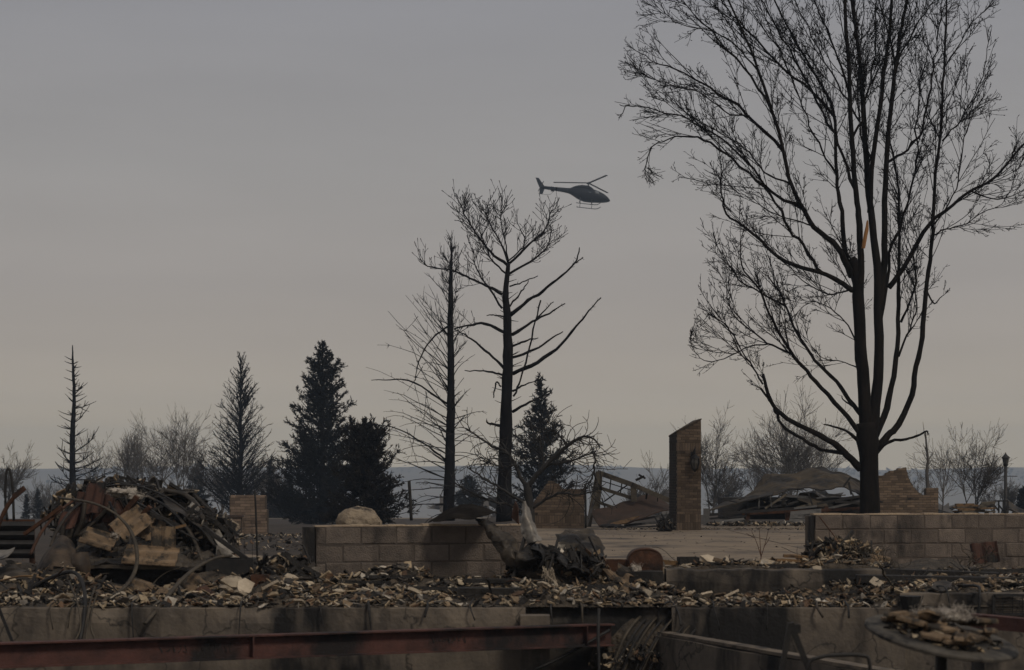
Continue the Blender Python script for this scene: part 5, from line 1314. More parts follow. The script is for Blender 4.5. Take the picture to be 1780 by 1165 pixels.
tile('tan tile slab leaning at an angle left of the arching pipe', 228, 910, 23.1, (R(58), R(10), R(-42)), TW[0], 1.05)
for i, (x, y, rt, mi, lb) in enumerate(((163, 862, (R(62), R(-28), R(-8)), 0, 'uppermost red roof tile on top of the car'), (145, 878, (R(64), R(-30), R(-10)), 1, 'red roof tile on the left slope of the car roof'), (180, 878, (R(64), R(-26), R(-6)), 0, 'red roof tile just under the uppermost one'), (120, 893, (R(60), R(-34), R(-14)), 2, 'dark red tile at the left end of the roof pile'), (200, 895, (R(62), R(-20), R(30)), 1, 'red tile standing on edge behind the arching pipe'), (215, 905, (R(70), R(-40), R(35)), 3, 'broken red tile below the one on edge'))):
    tile(lb, x, y + 4, 23.5 + .06 * (i % 3), rt, TR[mi], .85)
blk('timber', 'rust brown timber leaning across the centre of the car windscreen', 'timber', px(216, 893, 23.2), (.06, .07, .52), 0, M['rust'], .006, 4, tilt=(R(10), R(38)))
blk('timber', 'second leaning timber just right of the first across the windscreen', 'timber', px(240, 905, 23.25), (.05, .06, .45), 0, M['rust'], .006, 5, tilt=(R(14), R(42)))
blk('timber', 'long charred rail crossing the right half of the windscreen', 'timber', px(278, 900, 23.3), (.75, .05, .05), R(5), M['char'], .006, 6, tilt=(0, R(24)))
blk('timber', 'thin tan batten lying across the right of the windscreen', 'timber', px(292, 921, 23.1), (.42, .03, .03), R(8), M['tan_wood'], .003, 7, tilt=(0, R(-15)))
blk('timber', 'rust edged plank along the left slope of the car roof', 'timber', px(75, 905, 23.3), (.55, .06, .04), R(-5), M['rust'], .005, 8, tilt=(0, R(-36)))
blk('timber', 'charred plank running down the right side of the car', 'timber', px(392, 945, 23.0), (.62, .06, .05), R(-5), M['char'], .006, 9, tilt=(0, R(36)))
def pipe(label, pts, Y, r, m='pipe', name='bent_pipe', cat='pipe', flat=.6, n=26, group=None, sides=6):
    g = G(); P = catmull([px(p[0], p[1], p[2] if len(p) > 2 else Y) for p in pts], n); g.tube(P, r, sides, flat); o = g.build(name, M[m], smooth=True, label=label, cat=cat)
    if group: o['group'] = group
    return o
def fluff(name, label, x, y, Y, r, seed, m='fluff', fl=120):
    random.seed(seed); root = thing(name, label, 'insulation', px(x, y, Y)); g = G()
    for i in range(5): g.rock(px(x, y, Y) + Vector((U(-1, 1) * r[0] * .6, U(-1, 1) * r[1] * .5, U(-.6, .6) * r[2])), (r[0] * U(.3, .6), r[1] * .6, r[2] * U(.4, .8)), seed + i, 3, .6, 2.2)
    g.build('clump', M[m], root, smooth=True)
    g = G()
    for i in range(fl): g.tube(walk(px(x, y, Y) + Vector((U(-1, 1) * r[0], U(-1, 1) * r[1], U(-.4, 1) * r[2])), (U(-1, 1), U(-1, 1), U(-.3, 1)), U(.02, .075), 5, .8), .0016, 3)
    g.build('fibres', M[m], root)
fluff('insulation_clump', 'grey white insulation draped over the top of the car', 212, 858, 23.3, (.17, .12, .06), 3)
fluff('insulation_clump', 'small pale insulation tuft above the tiles on the car', 238, 862, 23.2, (.10, .08, .05), 9, fl=60)
fluff('insulation_clump', 'tiny pale crumpled tuft between the bonnet tiles', 201, 932, 22.8, (.05, .05, .035), 14, fl=40)
RIB = [([(150, 850, 24.2), (225, 843, 24.0), (285, 862, 23.8), (335, 898, 23.6), (372, 945, 23.3), (408, 985, 23.0)], 'dark_metal', .020, 'long bowed roof rail arching down the right side of the car'), ([(170, 846, 24.3), (205, 839, 24.2), (240, 847, 24.1)], 'dark_metal', .018, 'short black bowed rod on the very top of the car'),
       ([(255, 862, 23.8), (295, 885, 23.5), (330, 925, 23.2), (352, 975, 22.9)], 'burnt_metal', .026, 'flattened pillar strip bowing over the right of the windscreen'), ([(232, 870, 23.7), (268, 890, 23.4), (300, 915, 23.2), (345, 940, 23.0)], 'dark_metal', .018, 'thin rail slanting from the car top to its right fender'),
       ([(130, 868, 23.8), (100, 892, 23.4), (72, 925, 23.1), (52, 965, 22.9)], 'rust', .022, 'rusty roof rail bowing down the left side of the car'), ([(160, 862, 23.7), (122, 890, 23.3), (98, 925, 23.0), (88, 950, 22.9)], 'burnt_metal', .022, 'second rail inside the rusty one on the left of the car'),
       ([(190, 872, 23.5), (205, 905, 23.2), (222, 935, 23.0)], 'dark_metal', .016, 'black rod hanging inside the windscreen opening')]
for pl, mm, r_, lb in RIB: pipe(lb, pl, 23.5, r_, mm, 'bent_rail', 'rail', .6, 24)
# sheet draped on the roof's right slope
g = G(); g.sheet([[px(278, 868, 23.9), px(310, 878, 23.7), px(340, 903, 23.5), px(368, 935, 23.3)], [px(290, 885, 23.5), px(318, 895, 23.4), px(345, 920, 23.2), px(372, 948, 23.1)]], 20, 8, .01, .04, seed=12); g.build('metal_sheet', M['burnt_metal'], label='crumpled charred sheet sloping down the right of the car', cat='sheet')

pipe('long bent conduit arching over the front of the burnt car', [(104, 866, 22.9), (130, 869, 22.6), (165, 876, 22.4), (200, 893, 22.3), (224, 918, 22.2), (236, 948, 22.1), (238, 978, 22.0), (230, 1003, 21.8), (212, 1025, 21.5), (185, 1040, 21.2), (170, 1056, 21.0)], 22, .024, n=40)
pipe('flattened pipe slanting over the wall edge right of the car', [(402, 966, 22.4), (372, 971, 22.2), (340, 988, 21.9), (312, 1012, 21.5), (285, 1045, 21.0), (252, 1084, 20.6)], 22, .028)
pipe('black hose looping up from the rubble left of the wheel socket', [(30, 1040, 21.8), (70, 1014, 21.7), (105, 998, 21.6), (128, 995, 21.5), (142, 1010, 21.3), (148, 1040, 21.0), (146, 1075, 20.7), (138, 1120, 20.5)], 22, .022, 'dark_metal', 'hose', 'hose', 1.0)
for i, pl in enumerate(([(170, 1030, 21.2), (160, 1060, 20.8), (158, 1090, 20.6), (168, 1118, 20.5)], [(165, 1020, 21.2), (155, 1055, 20.75), (152, 1085, 20.6), (150, 1115, 20.5)], [(120, 1010, 21.2), (135, 1050, 20.75), (140, 1090, 20.6), (128, 1120, 20.5)])):
    pipe(('thin scorched cable hanging over the wall edge, closest to the slanting pipe', 'thin scorched cable hanging in the middle of the left bunch', 'thin scorched cable hanging leftmost of the left bunch')[i], pl, 21, .010, 'pipe', 'hanging_cable', 'cable', 1.0)
pipe('flat bowed tan strip lying in the rubble at the far left', [(0, 1010, 22.0), (35, 1002, 21.9), (65, 1003, 21.8), (82, 1010, 21.7)], 22, .022, 'tan_wood', 'bent_strip', 'strip', .5)
pipe('tall curved rusty post with flared end at the left edge', [(-12, 960, 22.8), (-3, 915, 22.8), (10, 885, 22.8), (24, 865, 22.8), (34, 853, 22.8)], 22, .026, 'rust', 'rusty_post', 'post', .8)
g = G(); g.beam(px(24, 864, 22.8), px(43, 848, 22.8), .05, .055); g.build('post_head', M['rust'], label='rusty bracket head on the curved post at left', cat='bracket')
pipe('thin dark bent rod at the left edge, right of the curved post', [(24, 905, 25.0), (22, 850, 25.0), (17, 818, 25.0), (11, 822, 25.0), (9, 870, 25.0), (13, 905, 25.0)], 25, .017, 'dark_metal', 'bent_rod', 'rod', 1.0)
# dark corrugated fence at the left edge
root = thing('dark_fence', 'dark corrugated metal fence at the left edge behind the car', 'fence', px(20, 1000, 26.0))
for i in range(4):
    g = G(); g.sheet([[px(-30, 907 + i * 16, 26.0), px(60, 907 + i * 16, 26.0)], [px(-30, 914 + i * 16, 25.95), px(60, 914 + i * 16, 25.95)], [px(-30, 922 + i * 16, 26.0), px(60, 922 + i * 16, 26.0)]], 6, 4, .012); g.build('panel', M['dark_metal'], root)
for u in (-20, 56):
    g = G(); a = px(u, 905, 26.06); g.beam((a.x, a.y, 0), a, .06, .06); g.build('post', M['rust'], root)
g = G(); g.beam(px(-30, 905, 26.02), px(60, 905, 26.02), .05, .03); g.build('rail', M['rust'], root)
g = G(); g.sheet([[px(-10, 955, 22.6), px(10, 958, 22.5), px(25, 952, 22.5)], [px(-10, 975, 22.3), px(8, 972, 22.2), px(18, 962, 22.3)]], 8, 5, .01, .02); g.build('metal_scrap', M['bare_metal'], label='pale folded metal scrap at the left edge of the photo', cat='scrap')
g = G(); g.sheet([[px(-15, 990, 22.4), px(25, 980, 22.4), px(50, 990, 22.3)], [px(-15, 1030, 22.0), px(25, 1010, 22.1), px(60, 1020, 22.0)]], 10, 6, .01, .05, seed=3); g.build('metal_scrap', M['burnt_metal'], label='burnt crumpled panel in front of the corrugated fence', cat='scrap')

# ------------------------------------------------------------------ things right of the car
def boxthing(name, label, cat, x0, x1, y0, y1, Y, d, m, open_=True, rz=0, ribs=0, tilt=0):
    a, b = px(x0, y1, Y), px(x1, y0, Y); w, h = b.x - a.x, b.z - a.z; t = .012
    root = thing(name, label, cat, ((a.x + b.x) / 2, Y, a.z), rz)
    for nm, c, s_ in (('front', (0, 0, h / 2), (w, t, h)), ('back', (0, d, h / 2), (w, t, h)), ('side', (-w / 2 + t / 2, d / 2, h / 2), (t, d - t - .002, h)), ('side', (w / 2 - t / 2, d / 2, h / 2), (t, d - t - .002, h)), ('base', (0, d / 2, t / 2), (w - 2 * t - .002, d - t - .002, t))):
        g = G(); g.box(c, s_); g.build(nm, m, root, local=True)
    for i in range(ribs):
        g = G(); z = h * (i + .6) / ribs; g.tube([(-w / 2, -.012, z), (w / 2, -.012, z)], .014, 8); g.build('rib', m, root, local=True)
    return root
boxthing('metal_box', 'large dark open steel box between the car and the wire post', 'box', 358, 440, 972, 1020, 22.6, .45, M['dark_metal'], rz=.04)
boxthing('rusty_box', 'narrow rust brown box standing left of the ribbed radiator', 'box', 436, 466, 1000, 1042, 21.8, .18, M['rust'], rz=.03)
boxthing('radiator', 'ribbed dark metal radiator in front of the block wall left end', 'radiator', 474, 542, 1003, 1040, 21.9, .2, M['burnt_metal'], ribs=6, rz=-.03)
g = G(); g.sheet([[px(325, 1040, 21.5), px(345, 1022, 21.6), px(358, 1018, 21.7)], [px(340, 1052, 21.2), px(372, 1040, 21.25), px(395, 1048, 21.2)]], 10, 6, .012, .015, seed=5); g.build('folded_sheet', M['rust'], label='folded dark rusty sheet in the rubble beside the tan slabs', cat='sheet')
tile('pale orange tile on edge in the rubble below the car front', 245, 1017, 21.9, (R(40), R(5), R(70)), TB[3], .8)
tile('orange tile half hidden behind the slanting pipe', 335, 1008, 22.0, (R(48), R(-10), R(40)), TB[0], .95)
tile('flat orange tile at left under the looping hose', 57, 1029, 21.7, (R(20), R(5), R(50)), TB[4], .7)
# wire post
g = G(); root = thing('wire_post', 'thin black steel fence post with sagging wires right of the car', 'post', px(448, 1030, 24.5))
g.tube(catmull([px(449, 1035, 24.5), px(447, 960, 24.5), px(445, 900, 24.5), px(443, 853, 24.5)], 8), .013, 5); g.build('pole', M['dark_metal'], root, smooth=True)
g = G()
for y in (895, 915, 935, 955): g.tube(catmull([px(446, y, 24.5), px(420, y + 3, 25.0), px(392, y + 1, 25.5)], 6), .003, 3)
for x in (424, 438, 395): g.tube([px(x, 905, 25), px(x + 1, 980, 25)], .003, 3)
g.build('wire', M['dark_metal'], root)
pipe('charred upright post left of the slim burnt pine trunk', [(715, 905), (713, 865), (711, 836)], 40.0, .035, 'char', 'charred_post', 'post', 1.0, n=8)
pipe('dark thin rod rising at the corner of the gabled brick wall', [(1018, 918), (1018, 880), (1017, 842)], 50.6, .03, 'char', 'charred_post', 'post', 1.0, n=8)

# boulders
g = G(); Yb = 31.0; g.rock(px(626, 915, Yb), (.34, .28, .29), 4, 5, .22, 1.3); g.build('boulder', M['boulder'], smooth=False, label='pale rounded boulder behind the shorter block wall', cat='boulder')
Yb = 52.0; g = G(); g.rock(px(384, 915, Yb), (.44, .35, .27), 9, 4, .45, 1.2); g.build('boulder', M['boulder'], label='orange sandstone boulder in front of the low brick wall', cat='boulder')
g = G(); g.rock(px(377, 928, 50.5), (.22, .2, .15), 2, 3, .5, 1.4); g.build('boulder', M['ash'], label='dark sooty rock in front of the sandstone boulder', cat='boulder')
g = G(); g.rock(px(372, 908, 55), (.55, .3, .22), 12, 3, .5, 1.4); g.build('boulder', M['concrete'], label='grey rock behind the sandstone boulder', cat='boulder')
slab('kerb', px(330, 0, 47).x, px(445, 0, 47).x, 47, 47.25, -.1, CZ + (HY - 937) / F * 47, M['concrete'], kind='structure')

# ------------------------------------------------------------------ twisted metal in the middle
def sheetthing(name, label, rows, m, nu=24, nv=12, th=.008, jit=.02, seed=1, hole=None, freq=3.0):
    g = G(); g.sheet([[px(*p) for p in r] for r in rows], nu, nv, th, jit, hole, seed, freq)
    return g.build(name, M[m], smooth=False, label=label, cat='sheet metal')
sheetthing('metal_sheet', 'dark leaf shaped sheet of metal lying on top of the shorter block wall', [[(744, 905, 23.0), (775, 886, 23.1), (805, 876, 23.2), (835, 878, 23.3), (862, 890, 23.2)], [(748, 906, 22.85), (780, 896, 22.75), (810, 890, 22.75), (840, 890, 22.85), (860, 892, 22.9)], [(752, 907, 22.7), (785, 905, 22.5), (815, 902, 22.5), (840, 896, 22.6), (858, 893, 22.7)]], 'burnt_dark', 22, 10, .008, .03, 2)
sheetthing('metal_sheet', 'long scorched curl of metal sliding down over the block wall', [[(822, 900, 22.9), (850, 905, 22.5), (878, 925, 22.35), (900, 950, 22.25), (912, 972, 22.2)], [(826, 905, 22.75), (848, 918, 22.4), (868, 942, 22.2), (886, 962, 22.1), (900, 978, 22.1)], [(834, 908, 22.7), (846, 930, 22.45), (860, 950, 22.3), (874, 966, 22.2), (890, 980, 22.15)]], 'burnt_metal', 30, 16, .008, .05, 3, freq=5)
sheetthing('metal_sheet', 'pale upright strip of crinkled sheet metal, tallest of the tangle', [[(908, 874, 22.6), (906, 905, 22.5), (908, 925, 22.4), (916, 945, 22.3)], [(913, 872, 22.5), (918, 905, 22.4), (925, 925, 22.3), (930, 942, 22.2)], [(919, 882, 22.6), (928, 908, 22.5), (935, 925, 22.4), (942, 938, 22.3)]], 'bare_metal', 26, 14, .008, .022, 4, freq=6)
sheetthing('metal_sheet', 'curled grey scoop of metal at the foot of the pale strip', [[(880, 958, 22.3), (888, 985, 22.2), (912, 988, 22.1), (935, 985, 22.0)], [(898, 960, 22.1), (905, 972, 22.0), (918, 975, 21.95), (932, 970, 21.9)], [(925, 945, 22.3), (930, 955, 22.2), (938, 965, 22.2), (946, 975, 22.1)]], 'burnt_metal', 24, 16, .008, .04, 5, freq=5)
sheetthing('metal_sheet', 'curved half drum of dark metal right of the grey scoop', [[(925, 945, 22.5), (945, 950, 22.4), (952, 968, 22.3), (945, 988, 22.2)], [(922, 955, 22.2), (938, 958, 22.0), (944, 970, 21.95), (938, 985, 21.95)]], 'dark_metal', 18, 8, .01, .01, 6)
sheetthing('metal_sheet', 'large scorched hood shaped panel propped right of the tangle', [[(965, 925, 22.8), (990, 922, 22.9), (1015, 924, 22.9), (1036, 928, 22.9), (1044, 945, 22.9)], [(968, 940, 22.5), (990, 940, 22.55), (1015, 940, 22.6), (1038, 945, 22.7), (1048, 958, 22.7)], [(975, 968, 22.2), (995, 972, 22.2), (1015, 972, 22.3), (1035, 980, 22.3), (1052, 990, 22.4)]], 'burnt_metal', 28, 18, .01, .06, 7, freq=4)
sheetthing('metal_sheet', 'crushed black panel folded under the hood shaped one', [[(960, 945, 22.5), (975, 960, 22.3), (1000, 970, 22.2), (1015, 985, 22.1)], [(955, 975, 22.2), (975, 980, 22.0), (1000, 990, 21.9), (1012, 1000, 21.9)]], 'dark_metal', 26, 14, .01, .09, 8, freq=5)
sheetthing('metal_sheet', 'rusty upright offcut behind the pale strip', [[(890, 900, 23.0), (893, 885, 23.0), (897, 872, 23.0)], [(903, 912, 22.9), (902, 895, 22.9), (901, 880, 22.9)]], 'rust', 8, 6, .01, .01, 9)
heap('debris_heap', 'black charred heap under the twisted metal tangle', px(968, 988, 22.35), (.55, .3, .22), 300, .02, .10, 41, 24, light=.35)
heap('debris_heap', 'charred heap behind the radiator by the block wall end', px(500, 992, 22.4), (.32, .25, .16), 160, .02, .09, 42, 10, light=.6)
heap('debris_heap', 'mixed debris pile of tiles and boards before the longer wall', px(1460, 976, 23.0), (.42, .28, .24), 620, .02, .12, 43, 12, light=1.3)
# rope tangle
root = thing('rope_tangle', 'pale fibrous rope tangle in the rubble below the pale strip', 'rope', px(952, 995, 21.7)); random.seed(4); g = G()
for i in range(26):
    p = px(U(942, 962), U(984, 994), 21.7 + U(-.05, .05)); q = [p]; 
    for k in range(6): q.append(q[-1] + Vector((U(-.02, .02) + .003, U(-.02, .015), -.022 + U(-.01, .012))))
    g.tube(q, .0045, 4)
for i in range(5): g.tube(catmull([px(950, 1000, 21.6), px(965 + i, 1015, 21.5), px(958 + i * 2, 1030, 21.4), px(955, 1040 + i, 21.3)], 8), .004, 4)
g.build('strands', M['plaster'], root)
# rusted drum end and board
root = thing('rusty_drum', 'rust brown round topped drum standing in the rubble right of centre', 'drum', px(1122, 1000, 22.3))
g = G(); Yd = 22.3; c = px(1122, 976, Yd)
prof = [(-.185, -.13), (-.19, .0), (-.165, .08), (-.10, .125), (0, .14), (.10, .125), (.165, .08), (.19, .0), (.18, -.13)]
g.sheet([[c + Vector((a * .96, -.03, b * .96)) for a, b in prof], [c + Vector((a, .0, b)) for a, b in prof], [c + Vector((a, .3, b)) for a, b in prof]], 24, 8, .012, .006); g.build('shell', M['rust'], root, smooth=True)
g = G(); pr2 = [p for p in catmull([(a, 0, b) for a, b in prof], 20)]
V = [c + Vector((p.x * .95, -.035 + .012 * noise.noise(p * 9), p.z * .95)) for p in pr2] + [c + Vector((0, -.045, -.02))]
g.add(V, [(i, i + 1, len(pr2)) for i in range(len(pr2) - 1)] + [(len(pr2) - 1, 0, len(pr2))]); g.build('end_plate', M['rust'], root)
g = G(); g.tube([c + Vector((p.x * .97, -.03, p.z * .97)) for p in pr2], .012, 5); g.build('rim', M['rust'], root, smooth=True)
blk('timber', 'rust brown plank lying left of the round topped drum', 'timber', px(1060, 983, 22.4), (.45, .05, .14), R(-3), M['rust'], .005, 12)
tile('tan corrugated tile propped in front of the rust plank', 1082, 997, 21.9, (R(42), R(-6), R(30)), TB[5], .95)
fluff('ash_clump', 'small grey ash clump between the propped tile and drum', 1107, 987, 21.95, (.06, .04, .04), 21, fl=30)
blk('timber', 'tan board lying behind the rubble right of the drum', 'timber', px(1163, 978, 22.7), (.20, .05, .05), R(-5), M['tan_wood'], .004, 13, tilt=(0, R(6)))
boxthing('scorched_crate', 'small black crate full of chips behind the curb', 'crate', 1182, 1216, 969, 990, 22.6, .2, M['char'], rz=.1)
# charred boards through the rubble
CB = [(700, 1003, 22.4, .75, .06, .04, 2, 'long charred board at the foot of the block wall'), (640, 1012, 22.2, .5, .05, .03, -4, 'short charred board left of the long one below the block wall'), (880, 1010, 21.9, .9, .07, .04, 1, 'charred board crossing the rubble under the metal tangle'), (1010, 1025, 21.6, .8, .06, .04, -1, 'charred board between the rope tangle and square stub'), (770, 1024, 21.6, .7, .05, .04, 3, 'charred board in the middle of the left rubble field'), (1060, 1020, 21.7, .5, .06, .05, 4, 'charred board under the propped corrugated tile'), (560, 1042, 21.4, .5, .05, .03, -8, 'charred stick right of the upright plaster piece'), (1610, 996, 22.2, 1.6, .09, .06, 1, 'long black beam at right, upper of the stacked pair'), (1640, 1010, 21.8, 1.9, .10, .10, 2, 'long black beam at right, lower of the stacked pair'), (1710, 994, 22.4, 1.0, .08, .05, 2, 'black beam at the far right behind the leaning tile'), (1350, 985, 22.25, .45, .06, .06, 1, 'black log on top of the raised curb'), (1400, 968, 22.9, .5, .08, .03, 4, 'brown board at the left foot of the debris pile'), (1375, 975, 22.7, .35, .08, .03, 8, 'short brown board beside the debris pile')]
for i, (x, y, Y, l, w, h, rz, lb) in enumerate(CB):
    blk('charred_board', lb, 'board', px(x, y, Y), (l, w, h), R(rz), M['char'] if i < 11 else M['tan_wood'], .008, 40 + i, tilt=(R(U(-8, 8)), R(U(-3, 3))))
# debris pile at right
boxthing('rusty_tray', 'rust brown tray inside the debris pile before the longer wall', 'tray', 1418, 1468, 950, 966, 23.0, .25, M['rust'], rz=.02)
tile('tan tile lying on the rust tray in the debris pile', 1446, 944, 23.1, (R(30), R(10), R(60)), TB[0], .9)
tile('orange tile at the left shoulder of the debris pile', 1425, 950, 22.95, (R(45), R(-20), R(20)), TB[2], .8)
tile('broad tan tile slab at the right foot of the debris pile', 1515, 970, 22.8, (R(25), R(6), R(80)), TB[1], 1.2)
tile('tan tile leaning forward in the middle of the debris pile', 1460, 970, 22.7, (R(60), R(0), R(10)), TB[4], .7)
tile('dark ribbed tile standing against the longer block wall at right', 1712, 961, 23.0, (R(70), R(-10), R(5)), tile_mesh(77, False, l=.26, w=.32, m=M['redtile']), .95)
random.seed(6)
for i, (x, y, lb) in enumerate(((1490, 958, 'wire tangle on the right shoulder of the debris pile'), (1545, 978, 'wire tangle at the left end of the long black beams'), (1700, 975, 'pale wire tangle below the standing ribbed tile'))):
    g = G()
    for k in range(22):
        p = px(x + U(-16, 16), y + U(-8, 8), 22.6); g.tube(walk(p, (U(-1, 1), U(-1, 1), U(-.5, 1)), U(.15, .4), 7, .7, 0), .004, 4)
    g.build('wire_tangle', M['pipe'], smooth=True, label=lb, cat='wire')
pipe('bent wire leaning against the longer block wall', [(1424, 898), (1445, 925), (1462, 948)], 27.9, .008, 'rust', 'bent_wire', 'wire', 1.0, n=10)
sheetthing('metal_sheet', 'crumpled scorched flap drooping over the wall edge at right', [[(1622, 1012, 21.3), (1640, 1010, 21.3), (1655, 1016, 21.2)], [(1618, 1022, 21.0), (1638, 1030, 20.9), (1652, 1020, 20.9)]], 'burnt_metal', 12, 8, .008, .02, 15)
tile('orange tile shard lying on the wall edge right of the crumpled flap', 1685, 1015, 21.4, (R(20), R(5), R(75)), TB[3], .75)
tile('orange tile shard near the right end of the wall edge', 1735, 1012, 21.5, (R(40), R(15), R(40)), TB[5], .6)
g = G(); root = thing('bucket', 'small dark bucket hanging below the wall edge by a wire', 'bucket', px(1582, 1060, 20.75))
g.tube([px(1582, 1062, 20.72), px(1582, 1050, 20.72), px(1582, 1036, 20.72)], [.075, .095, .115], 14); g.build('body', M['dark_metal'], root)
g = G(); g.tube(catmull([px(1565, 1037, 20.72), px(1568, 1058, 20.68), px(1582, 1070, 20.66), px(1597, 1055, 20.7), px(1605, 1035, 20.72)], 12), .005, 4); g.build('handle', M['dark_metal'], root)
# grate in the right basement wall
root = thing('window_grate', 'dark barred window grate on the basement wall at the right edge', 'grate', px(1765, 1066, 20.8)); a, b = px(1727, 1068, 20.82), px(1812, 1035, 20.82)
for p, q_ in (((a.x, a.z), (b.x, a.z)), ((a.x, b.z), (b.x, b.z)), ((a.x, a.z), (a.x, b.z)), ((b.x, a.z), (b.x, b.z))):
    g = G(); g.beam((p[0], 20.82, p[1]), (q_[0], 20.82, q_[1]), .03, .03); g.build('frame', M['dark_metal'], root)
for i in range(6):
    g = G(); z = a.z + (b.z - a.z) * (i + 1) / 7; g.tube([(a.x, 20.83, z), (b.x, 20.83, z)], .004, 5); g.build('bar', M['dark_metal'], root)
for i in range(4):
    g = G(); x = a.x + (b.x - a.x) * (i + 1) / 5; g.tube([(x, 20.84, a.z), (x, 20.84, b.z)], .005, 5); g.build('bar', M['dark_metal'], root)
# hanging cables in the centre
random.seed(14)
for i in range(11):
    x = 1085 + i * 10; y0 = U(1068, 1092)
    pipe('scorched cable hanging in the bundle right of the beam end', [(x + 30, y0, 21.0), (x + 18, y0 + 12, 20.7), (x - 2, y0 + 42, 20.55), (x - 25 + U(-8, 8), 1165, 20.5), (x - 45 + U(-8, 8), 1230, 20.5)], 20.6, U(.008, .017), 'char' if i % 3 else 'pipe', 'hanging_cable', 'cable', 1.0, 16, group='cables hanging by the beam end')
pipe('black cable arching out of the wall edge above the bundle', [(1142, 1088, 20.9), (1148, 1058, 20.9), (1165, 1046, 20.95), (1178, 1062, 20.8), (1184, 1088, 20.7)], 20.9, .011, 'dark_metal', 'hanging_cable', 'cable', 1.0)
pipe('rigid black rod standing beside the red beam end', [(1041, 1058, 20.4), (1040, 1110, 20.3), (1042, 1190, 20.2)], 20.3, .018, 'dark_metal', 'steel_rod', 'rod', 1.0, 8)
pipe('black rod slanting down behind the red beam', [(1060, 1095, 20.6), (1000, 1130, 20.5), (930, 1165, 20.4)], 20.5, .016, 'dark_metal', 'steel_rod', 'rod', 1.0, 8)
blk('timber', 'charred plank leaning from the wall edge down to the pier', 'timber', px(890, 1062, 20.9), (.40, .05, .06), R(4), M['char'], .008, 60, tilt=(0, R(-42)))
for i, x in enumerate((985, 1008, 1185, 1200)):
    blk('wall_stud', ('charred upright stud, first right of the pale pier', 'charred upright stud, second right of the pale pier', 'charred upright stud beside the partition wall start', 'charred upright stud nearest the partition wall')[i], 'stud', (fx(x, 20.9), 21.05 - .3 * (i > 1), -1.45), (.07, .06, 2.3), 0, M['char'] if i % 2 else M['woodframe'], .006, 70 + i)
blk('timber', 'dark slotted steel strap leaning in the lower left corner', 'strap', px(12, 1092, 20.3), (.03, .02, .62), 0, M['dark_metal'], .003, 80, tilt=(0, R(-22)))

# ------------------------------------------------------------------ near bank: table, trestle, pipe, beam
Yt = 11.3
root = thing('round_table', 'round pedestal table holding broken tiles in the lower right corner', 'table', px(1637, 1290, Yt)); root.location.z = -.22
tc_ = px(1636, 1108, Yt); Mt = Matrix.Rotation(R(9), 3, 'Y') @ Matrix.Rotation(R(10), 3, 'X')
g = G(); n = 48; rT = .43; V = []; fs = []
for r_, z_ in ((rT * .97, .012), (rT, .004), (rT, -.010), (rT * .96, -.018)):
    for i in range(n):
        a = 2 * math.pi * i / n; V.append(tc_ + Mt @ Vector((math.cos(a) * r_, math.sin(a) * r_, z_)))
for l in range(3):
    for i in range(n): fs.append((l * n + i, (l + 1) * n + i, (l + 1) * n + (i + 1) % n, l * n + (i + 1) % n))
fs.append(tuple(range(n))); fs.append(tuple(range(4 * n - 1, 3 * n - 1, -1)))
g.add(V, [f if k < 3 * n else f for k, f in enumerate(fs)]); g.build('table_top', M['plate'], root)
g = G(); b = Vector((tc_.x, tc_.y, -.20)); g.tube([b, b.lerp(tc_, .5), tc_ + Vector((0, 0, -.015))], [.035, .033, .033], 12); g.build('pedestal', M['dark_metal'], root, smooth=True)
g = G(); g.tube([b + Vector((0, 0, -.02)), b + Vector((0, 0, .02)), b + Vector((0, 0, .05))], [.24, .22, .05], 16); g.build('foot', M['dark_metal'], root)
TT = [tile_mesh(50 + i, True, l=.22, w=.18, amp=.011) for i in range(6)]
tl = ['thin tile strip at the left end of the round table', 'tile strip stacked behind the first on the round table', 'tan tile shard lying left of centre on the round table', 'curled tile shard under the insulation on the round table', 'stepped tile shard in the middle of the round table', 'pointed tile shard at the front rim of the round table', 'flat tile shard lowest at the front of the round table', 'large curved tile shard on the right of the round table', 'long tile shard at the back right of the round table', 'small tile shard tucked below the stepped one on the round table', 'wedge tile shard in front of the large curved one on the table', 'dark tile shard behind the tan one on the round table']
tp_ = [(-.26, .10, 80, 0), (-.17, .14, 75, 1), (-.19, -.08, 85, 2), (-.06, .10, 20, 3), (.0, -.06, 60, 4), (.10, -.26, 30, 5), (.02, -.27, 110, 0), (.20, -.02, 140, 2), (.22, .16, 95, 1), (-.05, -.19, 50, 3), (.11, -.14, 10, 4), (-.10, .02, 130, 5)]
for i, (x, y, a, mi) in enumerate(tp_):
    p = tc_ + Mt @ Vector((x, y, .045 + .02 * (i % 3)))
    link('tile_shard', TT[mi], loc=p, rot=(R(U(-14, 22)), R(9 + U(-14, 14)), R(a)), label=tl[i], cat='tile shard')
rs = random.Random(55)
P_ = []
while len(P_) < 150:
    a, r_ = rs.uniform(0, 6.28), .33 * math.sqrt(rs.random()); v = Vector((math.cos(a) * r_ * 1.0 + .02, math.sin(a) * r_ * .85, .018 + .05 * max(0, 1 - r_ / .3) * rs.random())); P_.append(tuple(tc_ + Mt @ v))
q = G(); chips(q, np.array(P_), np.array([rs.uniform(.012, .05) for _ in P_]), .5); q.build('tile_crumbs', M['chip'], kind='stuff', label='tile crumbs scattered over the round table top', cat='crumbs')
p = tc_ + Mt @ Vector((.03, .16, .09)); pu = 890 + p.x * F / p.y; pv = HY - (p.z - CZ) * F / p.y
fluff('insulation_clump', 'wispy pale insulation heaped at the back of the round table', pu, pv, p.y, (.16, .10, .04), 33, fl=260)
Yn = 13.4
root = thing('trestle', 'black steel trestle frame poking up at the bottom edge', 'trestle', (px(1385, 0, 12.4).x, 12.4, -.22))
